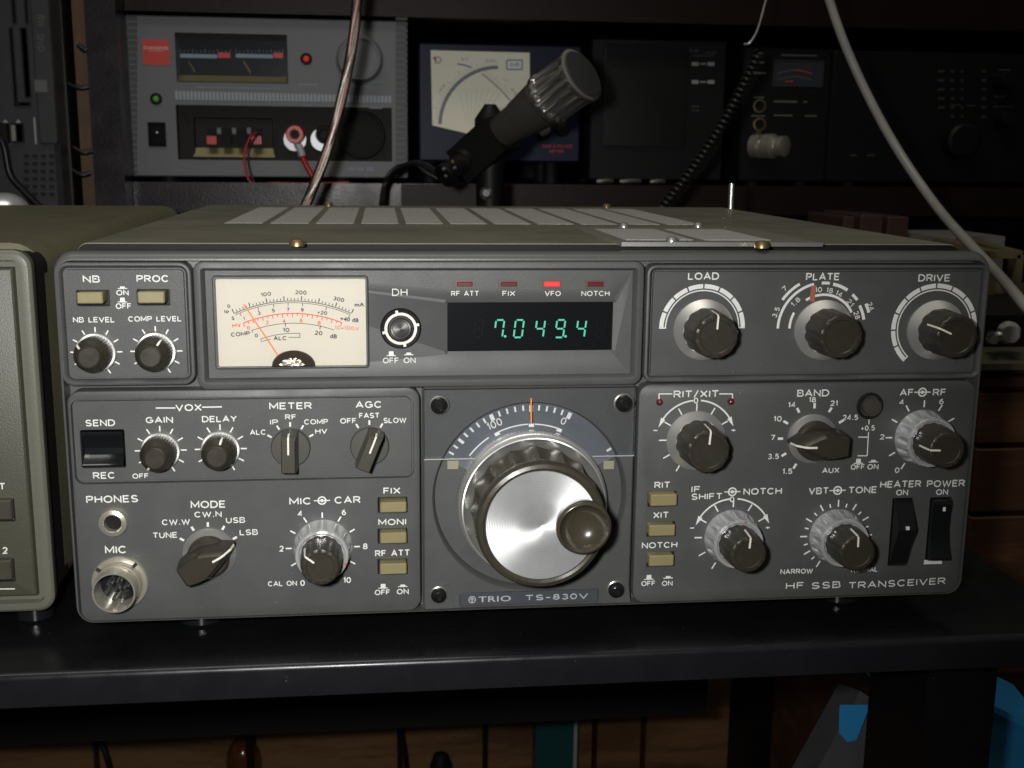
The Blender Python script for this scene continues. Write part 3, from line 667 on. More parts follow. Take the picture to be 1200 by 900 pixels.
# display legends
Y = YD - INK
M = MB()
for s, x, w in (('RF ATT', 545, 32.5), ('FIX', 596.3, 15), ('VFO', 647.8, 18.5), ('NOTCH', 697.9, 33)): text(M, s, x, 343.9, w, 5.9, Y, bold=.012)
fin(M)
M = MB(); text(M, 'DH', 468.5, 342.5, 18, 8.4, Y, bold=.0); text(M, 'OFF', 458, 422.4, 18.5, 6.6, Y, bold=.008); text(M, 'ON', 480, 422.2, 14, 6.6, Y, bold=.008); push_icon(M, 458.5, 414.5, True, Y); push_icon(M, 479, 414.5, False, Y); fin(M)

# --- indicator lamps
for i, (a, b) in enumerate(led_px):
    q = rc(a + 2.6, 330.4, b - 2, 335.6, YD); M = MB(); rloft(M, [(q, .0002, YD + .0006, 0), (q, .0002, YD - .0001, 0), (q, .0002, YD - .0003, .0002)])
    o = put('indicator_lamp', M, 'led_on' if i == 2 else 'led_off', tr)
    o['label'] = 'glowing red lamp' if i == 2 else 'unlit dark red lamp'
# --- frequency display
q = rc(524.5, 354.5, 716.5, 409.5, YD); M = MB(); rloft(M, [(q, .0005, YD + .0006, 0), (q, .0005, YD + .0003, 0)]); dw = put('display_window', M, 'gloss_black', tr)
SEG = {'a': ((0, 2), (1, 2)), 'b': ((1, 2), (1, 1)), 'c': ((1, 1), (1, 0)), 'd': ((0, 0), (1, 0)), 'e': ((0, 0), (0, 1)), 'f': ((0, 1), (0, 2)), 'g': ((0, 1), (1, 1))}
NUM = {'7': 'abcf', '0': 'abcdef', '4': 'bcfg', '9': 'abcdfg', '8': 'abcdefg'}
def digit(ch, px, wpx, mat_, Yd, dot=None, lw=1.9):
    M = MB(); k = mpp(px, 385, Yd); c = P(px, 385.2, Yd); w = wpx * k / 2; h = 10.2 * k
    def pt(a): z = (a[1] - 1) * h; return (c[0] + (a[0] * 2 - 1) * w + .12 * z, c[1] + z)
    for s in NUM[ch]:
        a, b = SEG[s]; a, b = pt(a), pt(b); g = 1.15 * k / math.hypot(b[0] - a[0], b[1] - a[1])
        a2 = (a[0] + (b[0] - a[0]) * g, a[1] + (b[1] - a[1]) * g); b2 = (b[0] - (b[0] - a[0]) * g, b[1] - (b[1] - a[1]) * g)
        nx, nz = -(b2[1] - a2[1]), (b2[0] - a2[0]); l = math.hypot(nx, nz); nx, nz = nx / l * lw * k / 2, nz / l * lw * k / 2
        M.prism([(a2[0] + nx, a2[1] + nz), (a2[0] - nx, a2[1] - nz), (b2[0] - nx, b2[1] - nz), (b2[0] + nx, b2[1] + nz)], Yd + .0001, Yd)
    if dot: d = P(dot, 394.2, Yd); M.lathe([(1.5 * k, 0), (1.5 * k, .0001)], (d[0], Yd + .0001, d[1]), n=12)
    return put('digit', M, mat_, dw)
for ch, x, dot in (('7', 585, 592), ('0', 608, None), ('4', 632.8, None), ('9', 656.4, 662.8), ('4', 681, None)): digit(ch, x, 9.6, 'digit', YD + .0001, dot)
for x in (561, 703.5): digit('8', x, 9.6, 'ghost', YD + .0002, None, 1.4)
# --- DH button
c = P(469.6, 384.6, YD); k = mpp(470, 384, YD)
M = MB(); M.lathe([(24 * k, 0), (24 * k, .0008), (22.5 * k, .0012), (19.6 * k, .0010), (14.6 * k, .0010), (13.5 * k, -.001)], (c[0], YD, c[1]), n=64, cap1=False); dhr = put('button_collar', M, 'black', tr)
M = MB(); arc(M, c, 15.8 * k, 19.0 * k, 0, 360, YD - .00125 - INK, n=64); ticks(M, c, 17 * k, 22 * k, (-13, 77, 167, 257), 3.2 * k, YD - .0013 - INK); put('collar_marking', M, 'pointer', dhr)
M = MB(); M.lathe([(12.6 * k, -.001), (12.6 * k, .0016), (11.6 * k, .0021), (9.6 * k, .0021), (9 * k, .0017), (0.2 * k, .0018)], (0, 0, 0), n=48)
o = put('push_button', M, 'lever_disc', tr); o.location = (c[0], YD, c[1]); MATS_alu = o
o.data.materials[0] = mat('dark_spun', (0.075, 0.075, 0.07), 0.4, metal=0.5, aniso=0.8)

# --- the panel meter
mq = rc(251, 322.5, 432, 431, YD); fq = rc(254.5, 326.5, 429, 428.7, YD - .0001)
M = MB(); rloft(M, [(mq, .0012, YD, 0), (mq, .0012, YD - .0016, 0), (mq, .0012, YD - .0020, .0004), (fq, .0006, YD - .0020, -.0002), (fq, .0006, YD - .0002, 0)])
mt = put('panel_meter', M, 'panel', tr)
fq2 = (fq[0] + .00005, fq[1] + .00005, fq[2] - .00005, fq[3] - .00005)
M = MB(); rloft(M, [(fq2, .0006, YD + .0005, 0), (fq2, .0006, YD - .0004, 0)]); put('dial_face', M, 'dial_face', mt)
Y = YD - .0004 - INK
mf = lambda a, b, Y=Y: P(230 + a / 4.444, 300 + b / 4.444, Y)      # from the enlarged crop of the meter
def circ3(p, q, r):
    ax, ay = p; bx, by = q; cx, cy = r; d = 2 * (ax * (by - cy) + bx * (cy - ay) + cx * (ay - by))
    ux = ((ax * ax + ay * ay) * (by - cy) + (bx * bx + by * by) * (cy - ay) + (cx * cx + cy * cy) * (ay - by)) / d
    uy = ((ax * ax + ay * ay) * (cx - bx) + (bx * bx + by * by) * (ax - cx) + (cx * cx + cy * cy) * (bx - ax)) / d
    return (ux, uy), math.hypot(ax - ux, ay - uy)
def marc(M, p, q, r, w, mi, tks=(), off=0.0):
    (ux, uy), rad = circ3(p, q, r)
    a0 = math.atan2(p[0] - ux, uy - p[1]); a1 = math.atan2(r[0] - ux, uy - r[1]); pts = [a0 + (a1 - a0) * i / 40 for i in range(41)]
    f = lambda a, rr_: mf(ux + rr_ * math.sin(a), uy - rr_ * math.cos(a))
    for a, b in zip(pts, pts[1:]): seg(M, f(a, rad + off), f(b, rad + off), w, Y, mi)
    for t, l0, l1, tw in tks: a = a0 + (a1 - a0) * t; seg(M, f(a, rad + l0), f(a, rad + l1), tw, Y, mi)
M = MB()
tk = [(i / 35, 4, 26 if i % 5 == 0 else 15,   .00034 if i % 5 == 0 else .00026) for i in range(36)]
marc(M, (197, 300), (505, 234), (808, 300), .00026, 0, tk)
marc(M, (205, 306), (505, 243), (800, 306), .00018, 0, [(x, -18, 0, .00022) for x in (.04, .20, .335, .46, .585, .79, 1.0)])
marc(M, (290, 388), (500, 350), (718, 386), .0002, 0, [(0, -12, 4, .00022), (.41, -16, 4, .00026), (.83, -16, 4, .00026)])
marc(M, (335, 432), (430, 409), (540, 403), .0002, 0, [(0, -18, 0, .0002), (1, -22, 0, .0002)])
seg(M, mf(345, 444), mf(388, 433), .0002, Y); seg(M, mf(480, 423), mf(538, 424), .0002, Y)
mfx = lambda a, b, Y=Y: mf(a, b)
def mtx(s, x, y, w, h, mi=0, b=0.0, rot=0): text(M, s, 230 + x / 4.444, 300 + y / 4.444, w / 4.444, h / 4.444, Y, rot=rot, bold=b, mi=mi)
for s, x, y, w, h, rot in (('100', 363, 199, 54, 21, -8), ('200', 545, 190, 58, 21, 3), ('300', 742, 225, 58, 21, 12), ('mA', 850, 253, 50, 20, 0), ('0', 169, 261, 15, 19, -20), ('Ip', 159, 290, 24, 20, -10), ('S', 191, 324, 15, 20, 0),
                           ('1', 249, 325, 8, 18, -14), ('3', 327, 297, 15, 20, -10), ('5', 402, 284, 15, 20, -5), ('7', 478, 279, 14, 20, 0), ('9', 552, 281, 15, 20, 3), ('+20', 656, 295, 52, 20, 8), ('+40 dB', 798, 331, 96, 22, 6),
                           ('COMP', 230, 406, 100, 22, -5), ('0', 313, 414, 16, 20, -14), ('10', 468, 385, 34, 22, 0), ('20', 637, 401, 40, 22, 6), ('dB', 715, 418, 36, 22, 5), ('ALC', 437, 428, 70, 22, 0)): mtx(s, x, y, w, h, 0, .032, rot)
marc(M, (245, 350), (500, 299), (758, 347), .00034, 1, [(i / 20, -13 if i % 2 else -20, 0, .0003) for i in range(21)])
for s, x, y, w, h, rot in (('HV', 210, 361, 46, 22, -8), ('0', 272, 374, 15, 20, -12), ('2', 370, 346, 16, 20, -6), ('4', 458, 338, 16, 20, 0), ('6', 547, 336, 16, 20, 2), ('8', 640, 348, 16, 20, 6), ('10×100V', 785, 375, 128, 20, 3)): mtx(s, x, y, w, h, 1, .006 if w > 100 else .028, rot)
put('scale_printing', M, ['ink', 'ink_red'], mt)
M = MB(); a = mf(247, 250); b = mf(445, 545); M.bar((a[0], YD - .0009, a[1]), (b[0], YD - .0009, b[1]), .00042, .0002); put('needle', M, 'needle', mt)
c = mf(508, 572); k = mpp(345, 428, Y)
pv = [(c[0] + 25.5 * k * math.cos(R(a)), c[1] + 18.8 * k * math.sin(R(a))) for a in range(0, 181, 9)]
M = MB(); M.prism(pv, YD - .0002, YD - .0013, bev=.0004); pvo = put('pivot_cover', M, 'pivot', mt)
pv = [(c[0] - 2 * k + (14 + 3 * math.sin(a * 7)) * k * math.cos(R(a)), c[1] + .3 * k + (9.5 + 2 * math.sin(a * 5)) * k * math.sin(R(a))) for a in range(0, 181, 12)]
M = MB(); M.prism(pv, YD - .0012, YD - .0015, bev=.0002); put('foil_glint', M, 'foil', pvo)  # foil-coloured shape put in for silvery reflections on the pivot cover
M = MB(); rloft(M, [(fq, .0005, YD - .0016, 0), (fq, .0005, YD - .0019, 0)], cap0=True); put('glass', M, 'pane', mt)

# --- knobs
def knob_parts(name, parts):
    root = put(name, parts[0][0], parts[0][1], tr, smooth=40)
    for nm, m, mt_ in parts[1:]: put(nm, m, mt_, root, smooth=40)
    return root
def pointer_line(c, Yb, ang, pts, w=.0007):
    M = MB(); dx, dz = math.sin(R(ang)), math.cos(R(ang))
    q = [(c[0] + r * dx, Yb - h, c[1] + r * dz) for r, h in pts]
    for a, b in zip(q, q[1:]): M.bar(a, b, w, .0003, upv=(dx, 0, dz) if abs(a[1] - b[1]) > abs(a[0] - b[0]) + abs(a[2] - b[2]) else (0, 1, 0))
    return M
def small_knob(px, py, ang, Yb):
    c = P(px, py, Yb); o = (c[0], Yb, c[1]); mm = .001
    S_ = MB(); S_.lathe([(7.0 * mm, 0), (6.95 * mm, .8 * mm), (6.5 * mm, 1.6 * mm), (5.4 * mm, 1.7 * mm)], (0, 0, 0), n=64)
    B = MB(); am = [.22 * mm, .22 * mm, .22 * mm, .05 * mm, 0, 0, 0, 0]
    B.lathe([(5.9 * mm, 1.3 * mm), (5.9 * mm, 4 * mm), (5.7 * mm, 7.9 * mm), (5.35 * mm, 8.8 * mm), (4.1 * mm, 9.9 * mm), (3.75 * mm, 11.4 * mm), (3.4 * mm, 11.6 * mm), (3.2 * mm, 11.2 * mm)], o, n=180, flute=36, amp=am)
    k = put('knob', B, 'knob', tr, smooth=40)
    s = put('skirt', S_, 'alu', k); s.location = o
    put('pointer', pointer_line(c, Yb, ang, [(5.75 * mm, 6 * mm), (5.65 * mm, 8.1 * mm), (5.3 * mm, 8.95 * mm), (4.1 * mm, 10.0 * mm)], .00065), 'pointer', k)
    return k
small_knob(113, 412.5, -47, YA); small_knob(183.3, 411.5, 32, YA); small_knob(188.5, 528, 213, YB); small_knob(258.8, 526.8, 16, YB)
def big_knob(px, py, ang, Yb, n=12, h=16.5):
    c = P(px, py, Yb); o = (c[0], Yb, c[1]); mm = .001
    S_ = MB(); S_.lathe([(11.0 * mm, 0), (11.0 * mm, .7 * mm), (10.7 * mm, 1.0 * mm), (8.3 * mm, 3.4 * mm), (7.8 * mm, 3.4 * mm)], (0, 0, 0), n=96)
    B = MB(); am = [.25 * mm, .28 * mm, .3 * mm, .28 * mm, .1 * mm, 0, 0, 0]
    B.lathe([(8.4 * mm, 3.2 * mm), (8.25 * mm, 8 * mm), (7.9 * mm, (h - 1.1) * mm), (7.7 * mm, (h - .4) * mm), (7.2 * mm, h * mm), (6.0 * mm, h * mm), (5.7 * mm, (h - .35) * mm), (5.2 * mm, (h - .35) * mm)], o, n=168, flute=n, amp=am, ph=R(90 - ang) if ang is not None else 0)
    k = put('knob', B, 'knob', tr, smooth=40)
    s = put('skirt', S_, 'alu_skirt', k); s.location = o
    if ang is not None: put('pointer', pointer_line(c, Yb, ang, [(7.95 * mm, 8 * mm), (7.55 * mm, (h - 1.0) * mm), (7.1 * mm, (h + .04) * mm), (2.6 * mm, (h + .02) * mm)], .00062), 'pointer', k)
    return k
big_knob(824.5, 386.3, 2, YA); big_knob(965, 386.6, None, YA); big_knob(1096.3, 386.6, -66, YA); big_knob(815.6, 517.2, 4, YL)
def dual_knob(px, py, ang, Yb, h=20.0, mark=None):
    c = P(px, py, Yb); o = (c[0], Yb, c[1]); mm = .001
    S_ = MB(); am = [0, .3 * mm, .8 * mm, .8 * mm, .1 * mm, 0, 0, 0]
    S_.lathe([(10.5 * mm, 0), (10.4 * mm, .8 * mm), (10.1 * mm, 2 * mm), (9.5 * mm, 7.2 * mm), (9.4 * mm, 8.3 * mm), (9.1 * mm, 8.8 * mm), (8.2 * mm, 8.8 * mm), (7.6 * mm, 8.2 * mm)], (0, 0, 0), n=168, flute=14, amp=am)
    B = MB(); am = [.2 * mm, .3 * mm, .3 * mm, .1 * mm, 0, 0, 0]
    B.lathe([(7.5 * mm, 8 * mm), (7.3 * mm, 12 * mm), (6.75 * mm, (h - 1) * mm), (6.6 * mm, (h - .4) * mm), (6.1 * mm, h * mm), (4.9 * mm, h * mm), (4.6 * mm, (h - .3) * mm)], o, n=168, flute=14, amp=am, ph=R(90 - ang))
    k = put('knob', B, 'knob', tr, smooth=40)
    s = put('outer_ring', S_, 'skirt_clear', k); s.location = o
    put('pointer', pointer_line(c, Yb, ang, [(7.1 * mm, 13 * mm), (6.55 * mm, (h - 1.) * mm), (6.1 * mm, (h + .04) * mm), (2.6 * mm, (h + .02) * mm)], .00062), 'pointer', k)
    if mark is not None:
        m = MB(); dx, dz = math.sin(R(mark)), math.cos(R(mark)); m.bar((c[0] + 8.5 * mm * dx, Yb - 8.83 * mm, c[1] + 8.3 * mm * dz), (c[0] + 9.15 * mm * dx, Yb - 8.83 * mm, c[1] + 9.15 * mm * dz), .0009, .0002); put('index_mark', m, 'tape' if mark < 90 else 'red_paint', k)
    return k
dual_knob(378.6, 645.2, -52, YL, mark=112); dual_knob(1080, 512, -88, YL); dual_knob(857.6, 632.2, 4, YL, mark=14); dual_knob(980, 629.2, -2, YL)
def lever_knob(px, py, ang, Yb):
    c = P(px, py, Yb); mm = .001; dx, dz = math.sin(R(ang)), math.cos(R(ang)); nx, nz = dz, -dx
    D = MB(); D.lathe([(6.9 * mm, 0), (6.85 * mm, .9 * mm), (6.5 * mm, 1.3 * mm), (1 * mm, 1.35 * mm)], (0, 0, 0), n=64)
    def loop(h, l0, l1, w): return [(c[0] + dx * a + nx * b, Yb - h * mm, c[1] + dz * a + nz * b) for a, b in ((l0 * mm, -w * mm), (l1 * mm, -w * mm), (l1 * mm, w * mm), (l0 * mm, w * mm))]
    B = MB(); B.loops([loop(1.2, -6.9, 6.9, 2.75), loop(8, -6.7, 6.7, 2.65), loop(10.8, -6.5, 6.1, 2.5), loop(11.6, -6.0, 4.9, 2.1)], cap1=True)
    k = put('knob', B, 'lever', tr, smooth=25)
    d = put('skirt', D, 'lever_disc', k); d.location = (c[0], Yb, c[1])
    M = pointer_line(c, Yb, ang, [(6.75 * mm, 7.6 * mm), (6.2 * mm, 10.9 * mm), (4.9 * mm, 11.64 * mm), (.3 * mm, 11.62 * mm)], .0006)
    put('pointer', M, 'pointer', k); return k
lever_knob(340.8, 525.5, 1, YB); lever_knob(433.2, 524, 22, YB)
def chicken_knob(px, py, ang, Yb, h=13.5):
    c = P(px, py, Yb); mm = .001; dx, dz = math.sin(R(ang)), math.cos(R(ang)); nx, nz = dz, -dx
    S_ = MB(); S_.lathe([(9.4 * mm, 0), (9.35 * mm, .8 * mm), (9.0 * mm, 1.2 * mm), (7.2 * mm, 2.6 * mm), (6.6 * mm, 2.6 * mm)], (0, 0, 0), n=96)
    def loop(hh, sc, tip, tail, w=1.0):
        out = [(tip, 0)]
        pts = [(tip - 1.0, 1.1), (tip - 4.5, 3.3 * w), (tip - 8.5, 4.9 * w), (0.0, 5.3 * w), (-5.5, 4.9 * w), (tail + .6, 4.1 * w), (tail, 3.6 * w)]
        pr = [(a * 1.0, b) for a, b in pts]
        seq = [(tip, .45)] + pr + [(a, -b) for a, b in reversed(pr)] + [(tip, -.45)]
        return [(c[0] + dx * a * mm * sc + nx * b * mm * sc, Yb - hh * mm, c[1] + dz * a * mm * sc + nz * b * mm * sc) for a, b in seq]
    B = MB(); B.lathe([(7.4 * mm, 2.5 * mm), (7.3 * mm, 5.2 * mm), (6.6 * mm, 5.8 * mm)], (c[0], Yb, c[1]), n=64)
    B.loops([loop(2.6, 1.0, 10.6, -9.6), loop(6, 1.0, 10.5, -9.6), loop(10, .99, 9.8, -9.5, .95), loop(h - .7, .97, 7.6, -9.3, .9), loop(h, .93, 6.6, -9.0, .85)], cap1=True)
    k = put('knob', B, 'knob', tr, smooth=28)
    s = put('skirt', S_, 'alu', k); s.location = (c[0], Yb, c[1])
    M = pointer_line(c, Yb, ang, [(10.5 * mm, 6.2 * mm), (9.75 * mm, 10 * mm), (7.35 * mm, (h - .65) * mm), (6.1 * mm, (h + .04) * mm), (3.2 * mm, (h + .03) * mm)], .0007)
    put('pointer', M, 'pointer', k); return k
chicken_knob(246, 650, 61, YL); chicken_knob(951.8, 514.5, -90, YL)
# --- AUX push button on the right
M = MB(); M.lathe([(15.2 * kb, 0), (15.2 * kb, .0007), (14 * kb, .0011), (12 * kb, .0009), (11.6 * kb, -.002)], (blk[0], YL, blk[1]), n=48); col_ = put('button_collar', M, 'black', tr)
M = MB(); M.lathe([(10.4 * kb, -.001), (10.3 * kb, .0030), (9.6 * kb, .0036), (4 * kb, .0038)], (blk[0], YL, blk[1]), n=48); o = put('push_button', M, 'lever', tr); o['label'] = 'dark olive round push button'
# --- RIT/XIT lamps
for x, y in ((773, 471.8), (856.6, 471)):
    c = P(x, y, YL); k = mpp(x, y, YL); M = MB(); M.lathe([(4.2 * k, 0), (3.9 * k, .0003), (2.6 * k, .0009), (.6 * k, .0012)], (c[0], YL, c[1]), n=24); put('indicator_lamp', M, 'led_off', tr)
# --- SEND/REC rocker
def rocker(rect, prof, Yb, m='gloss_black', side=.0004, top=None):
    x0, z0, x1, z1 = rect; x0 += side; x1 -= side; Mx = MB()
    L0 = []; n = len(prof)
    fr_ = [(z1 - side + (z0 - z1 + 2 * side) * t, Yb - h * .001) for t, h in prof]
    back = Yb + .004
    for x, ch in ((x0, 0), (x0 + .0004, 1), (x1 - .0004, 1), (x1, 0)):
        L0.append([(x, y + (0 if ch else .0004), z) for z, y in fr_] + [(x, back, fr_[-1][0]), (x, back, fr_[0][0])])
    Mx.loops(L0, cap0=True, cap1=True)
    return put('rocker_switch', Mx, m, tr, smooth=22)
sr = rc(95.5, 504, 146, 547, YB)
rocker(sr, [(0, .3), (.06, .9), (.12, .8), (.3, -.6), (.5, -1.1), (.66, -.7), (.78, .8), (.86, 2.6), (.90, 3.2), (.95, 3.0), (1, 1.0)], YB)
r1 = rocker(rk1, [(0, .5), (.03, 1.6), (.10, 2.4), (.36, 6.3), (.40, 6.6), (.45, 6.1), (.7, 3.2), (.95, 1.4), (1, .2)], YL)
r2 = rocker(rk2, [(0, .6), (.02, 2.0), (.07, 2.5), (.25, 1.9), (.5, 1.8), (.75, 2.9), (.92, 4.6), (.96, 4.4), (1, 2.0)], YL)
M = MB(); c = P(1063.3, 618.6, YL - .0062); M.box(c[0] - .0006, YL - .0068, c[1] - .0006, c[0] + .0006, YL - .0058, c[1] + .0006); put('white_dot', M, 'white_ink', r1)
M = MB(); c = P(1106.3, 595.6, YL - .0022); M.box(c[0] - .0005, YL - .0025, c[1] - .0008, c[0] + .0005, YL - .0015, c[1] + .0008); put('white_dot', M, 'white_ink', r2)
M = MB(); q = rc(1082.8, 655, 1104, 660, YL - INK); M.add([(q[0], YL - INK, q[1]), (q[2], YL - INK, q[1]), (q[2], YL - INK, q[3]), (q[0], YL - INK, q[3])], [(0, 1, 2, 3)]); put('switch_marking', M, 'white_ink', tr)
# --- phones jack
c = P(133.8, 610.2, YL); k = mpp(134, 610, YL); o = (c[0], YL, c[1])
M = MB(); M.lathe([(17.6 * k, 0), (17.4 * k, .0012), (16.2 * k, .0026), (11.6 * k, .0030), (10.2 * k, .0026), (10.0 * k, .0002)], o, n=64, cap1=False); ph = put('phones_jack', M, 'nickel', tr)
M = MB(); M.lathe([(10.3 * k, .0003), (8.6 * k, .0003), (8.2 * k, .0002)], o, n=48); put('jack_bore', M, 'black', ph)
# --- microphone socket
c = P(141, 681.5, YL); k = mpp(140, 681, YL); o = (c[0], YL, c[1])
M = MB(); M.lathe([(33.5 * k, 0), (33.5 * k, .0008), (32.5 * k, .0013), (29 * k, .0014), (28.6 * k, .0010), (27.4 * k, .0012), (27.2 * k, .0036), (26.6 * k, .0042), (25.2 * k, .0045), (25.2 * k, .0100), (24.6 * k, .0106), (23.0 * k, .0106), (22.4 * k, .0098), (22.2 * k, .001)], o, n=80, cap1=False); ms = put('microphone_socket', M, 'nickel', tr)
M = MB(); M.lathe([(22.4 * k, .0012), (5 * k, .0013)], o, n=64); put('socket_insert', M, 'gloss_black', ms)
for a in range(0, 360, 60):
    q = pol(c, a + 15, 11.5 * k); M = MB(); M.lathe([(2.3 * k, .001), (2.3 * k, .0072), (1.4 * k, .0082)], (q[0], YL, q[1]), n=16); put('pin', M, 'chrome', ms)
M = MB(); M.lathe([(2.3 * k, .001), (2.3 * k, .0075), (1.4 * k, .0085)], o, n=16); put('pin', M, 'chrome', ms)
M = MB(); M.box(c[0] - 2.4 * k, YL - .0098, c[1] - 22.6 * k, c[0] + 2.4 * k, YL - .001, c[1] - 19.6 * k); put('key_rib', M, 'nickel', ms)
for a in (-52, 40):
    q = pol(c, a, 28 * k); M = MB(); M.bar((pol(c, a, 27 * k)[0], YL - .0016, pol(c, a, 27 * k)[1]), (pol(c, a, 32.5 * k)[0], YL - .0016, pol(c, a, 32.5 * k)[1]), .0011, .0010); put('spanner_notch', M, 'seam', ms)

# --- main tuning dial
YW = YP + .0040
fc_ = P(624.3, 594.6, YP); k = kd
mm = .001
dk_c = WC; kx = kd
M = MB(); sc_c = P(621.5, 586.5, YP + .0025); ks = mpp(621, 586, YP + .0025)
R1 = 112.8 * ks
arc(M, sc_c, 60 * ks, R1, -64.5, 64.5, YP + .0025, n=120); scale = put('dial_scale', M, 'dial_scale', tr)
M = MB(); Yt = YP + .0025 - INK
def dpx(x, y): return (480 + x / 3.104, 440 + y / 3.104)
for i, a in enumerate([-59, -54.2, -49.4, -44.6, -39.8, -35, -30.2, -25.2, -20.2, -15.2, -10.2, -5.2, -.2, 4.6, 9.5, 14.4, 19.3, 24.2]):
    maj = i in (2, 7, 12, 17); seg(M, pol(sc_c, a, (102.5 if maj else 104) * ks), pol(sc_c, a, 110.3 * ks), (4.6 if i in (7, 12, 17) else 3.4 if maj else 2.2) * ks, Yt)
seg(M, pol(sc_c, 58.5, 104 * ks), pol(sc_c, 58.5, 110 * ks), 2.6 * ks, Yt)
text(M, '100', *dpx(309, 180), 18, 9.2, Yt, rot=-24, bold=.004); text(M, '0', *dpx(560, 169), 6, 8.6, Yt, rot=24, bold=.004)
for a0, a1 in ((-54, -34), (-26.5, -2.5), (2.5, 22)): arc(M, sc_c, 87.2 * ks, 88.6 * ks, a0, a1, Yt)
for a in (-27, 0, 22): seg(M, pol(sc_c, a, 84.5 * ks), pol(sc_c, a, 88.5 * ks), 6 * ks, Yt)
put('scale_printing', M, 'white_ink', scale)
# silver flange, knurled
o = (fc_[0], YP, fc_[1]); M = MB()
prof = [(87.5 * k, -.0025), (87.5 * k, .0012), (86.6 * k, .0018), (85.2 * k, .0022), (84.6 * k, .0044), (83.8 * k, .0050), (82.2 * k, .0051), (81.4 * k, .0044)]
M.lathe(prof, (0, 0, 0), n=360, flute=120, amp=[.00018, .00018, .0001, 0, .00014, 0, 0, 0], cap1=False); fg = put('dial_flange', M, 'alu_skirt', tr); fg.location = o
M = MB(); M.lathe([(81.8 * k, .0044), (78 * k, .0038), (60 * k, .0038)], (0, 0, 0), n=120, cap1=False); fi = put('flange_shade', M, 'screw_rim', fg)  # darker metal puts the shading of the gap into the colour
# knob body with finger scallops
M = MB(); n = 16
M.lathe([(74.5 * k, .0046), (75.0 * k, .0065), (74 * k, .0100), (72.4 * k, .0160), (72 * k, .0182), (72.4 * k, .0195), (72.5 * k, .0218), (71.8 * k, .0236), (69.6 * k, .0248), (65.6 * k, .0252), (62.8 * k, .0247), (61.9 * k, .0240)], o, n=224, flute=n,
        amp=[.0010, .0022, .0034, .0037, .0030, .0008, 0, 0, 0, 0, 0, 0], ph=.2, cap1=False, cusp=True)
tk_ = put('tuning_knob', M, 'knob_main', tr, smooth=28)
M = MB(); M.lathe([(62.4 * k, .0238), (61.8 * k, .0243), (30 * k, .02435), (1.5 * k, .0244), (.3 * k, .0242)], (0, 0, 0), n=160); ad = put('face_disc', M, 'alu_disc', tk_); ad.location = o
YK = YP - .0280
c = P(683, 620.5, YK); kk = mpp(683, 620, YK)
M = MB(); M.lathe([(29.5 * kk, -.0035), (30.5 * kk, -.0015), (32.2 * kk, .0005), (32.2 * kk, .0018), (31 * kk, .0027), (28.5 * kk, .0030), (26.5 * kk, .0019), (22 * kk, -.0002), (14 * kk, -.0016), (6 * kk, -.0022), (1 * kk, -.0023)], (c[0], YK, c[1]), n=96)
put('finger_grip', M, mats='knob_grip', parent=tk_, smooth=50)
# clear dial window
aw = rc(497.5, 454, 742, 538, YP - .0012); aw = (dl[0] + .0004, aw[1], dl[2] - .0004, dl[3] - .0005); 
aw = (aw[0], P(620, 537, YP)[1], aw[2], aw[3])
# the window is a sheet with the knob well cut out of its lower edge
M = MB(); c = fc_; rw = 89.5 * k; zb = aw[1]
th = math.acos(max(-1, min(1, (zb - c[1]) / rw))); pts = [(aw[0], zb)]
for i in range(33):
    a = -th + 2 * th * i / 32; pts.append((c[0] + rw * math.sin(a), c[1] + rw * math.cos(a)))
pts += [(aw[2], zb), (aw[2], aw[3]), (aw[0], aw[3])]
yb, yf = YP - .0003, YP - .0018
fb = [(x, yb, z) for x, z in pts]; ff = [(x, yf, z) for x, z in pts]
for L_ in (fb, ff):
    M.add(L_, [tuple(t) for t in tessellate_polygon([[Vector(p) for p in L_]])], 0)
M.loops([fb, ff], mi=0)
win = put('dial_window', M, 'acrylic', tr, smooth=20)
for a, b in ((pts[0], pts[1]), (pts[-4 + 0], pts[-3])):
    M = MB(); M.add([(a[0], yb, a[1] - .0001), (b[0], yb, a[1] - .0001), (b[0], yf - .0001, a[1] + .0002), (a[0], yf - .0001, a[1] + .0002), (a[0], yf - .0001, a[1] - .0001), (b[0], yf - .0001, a[1] - .0001)], [(0, 1, 2, 3), (4, 5, 2, 3)])
    put('polished_edge', M, 'frost', win)
M = MB(); a = P(622.4, 467, yf - .0001); b = P(622.6, 497, yf - .0001); M.bar((a[0], yf - .0001, a[1]), (b[0], yf - .0001, b[1]), .00055, .0002); put('index_line', M, 'orange', win)
for x0, x1 in ((524, 537), (706.5, 719)):
    q = rc(x0, 541, x1, 551, YP + .0035); M = MB(); M.box(q[0], YP + .0022, q[1], q[2], YP + .0039, q[3]); put('light_diffuser', M, 'diffuser', tr)
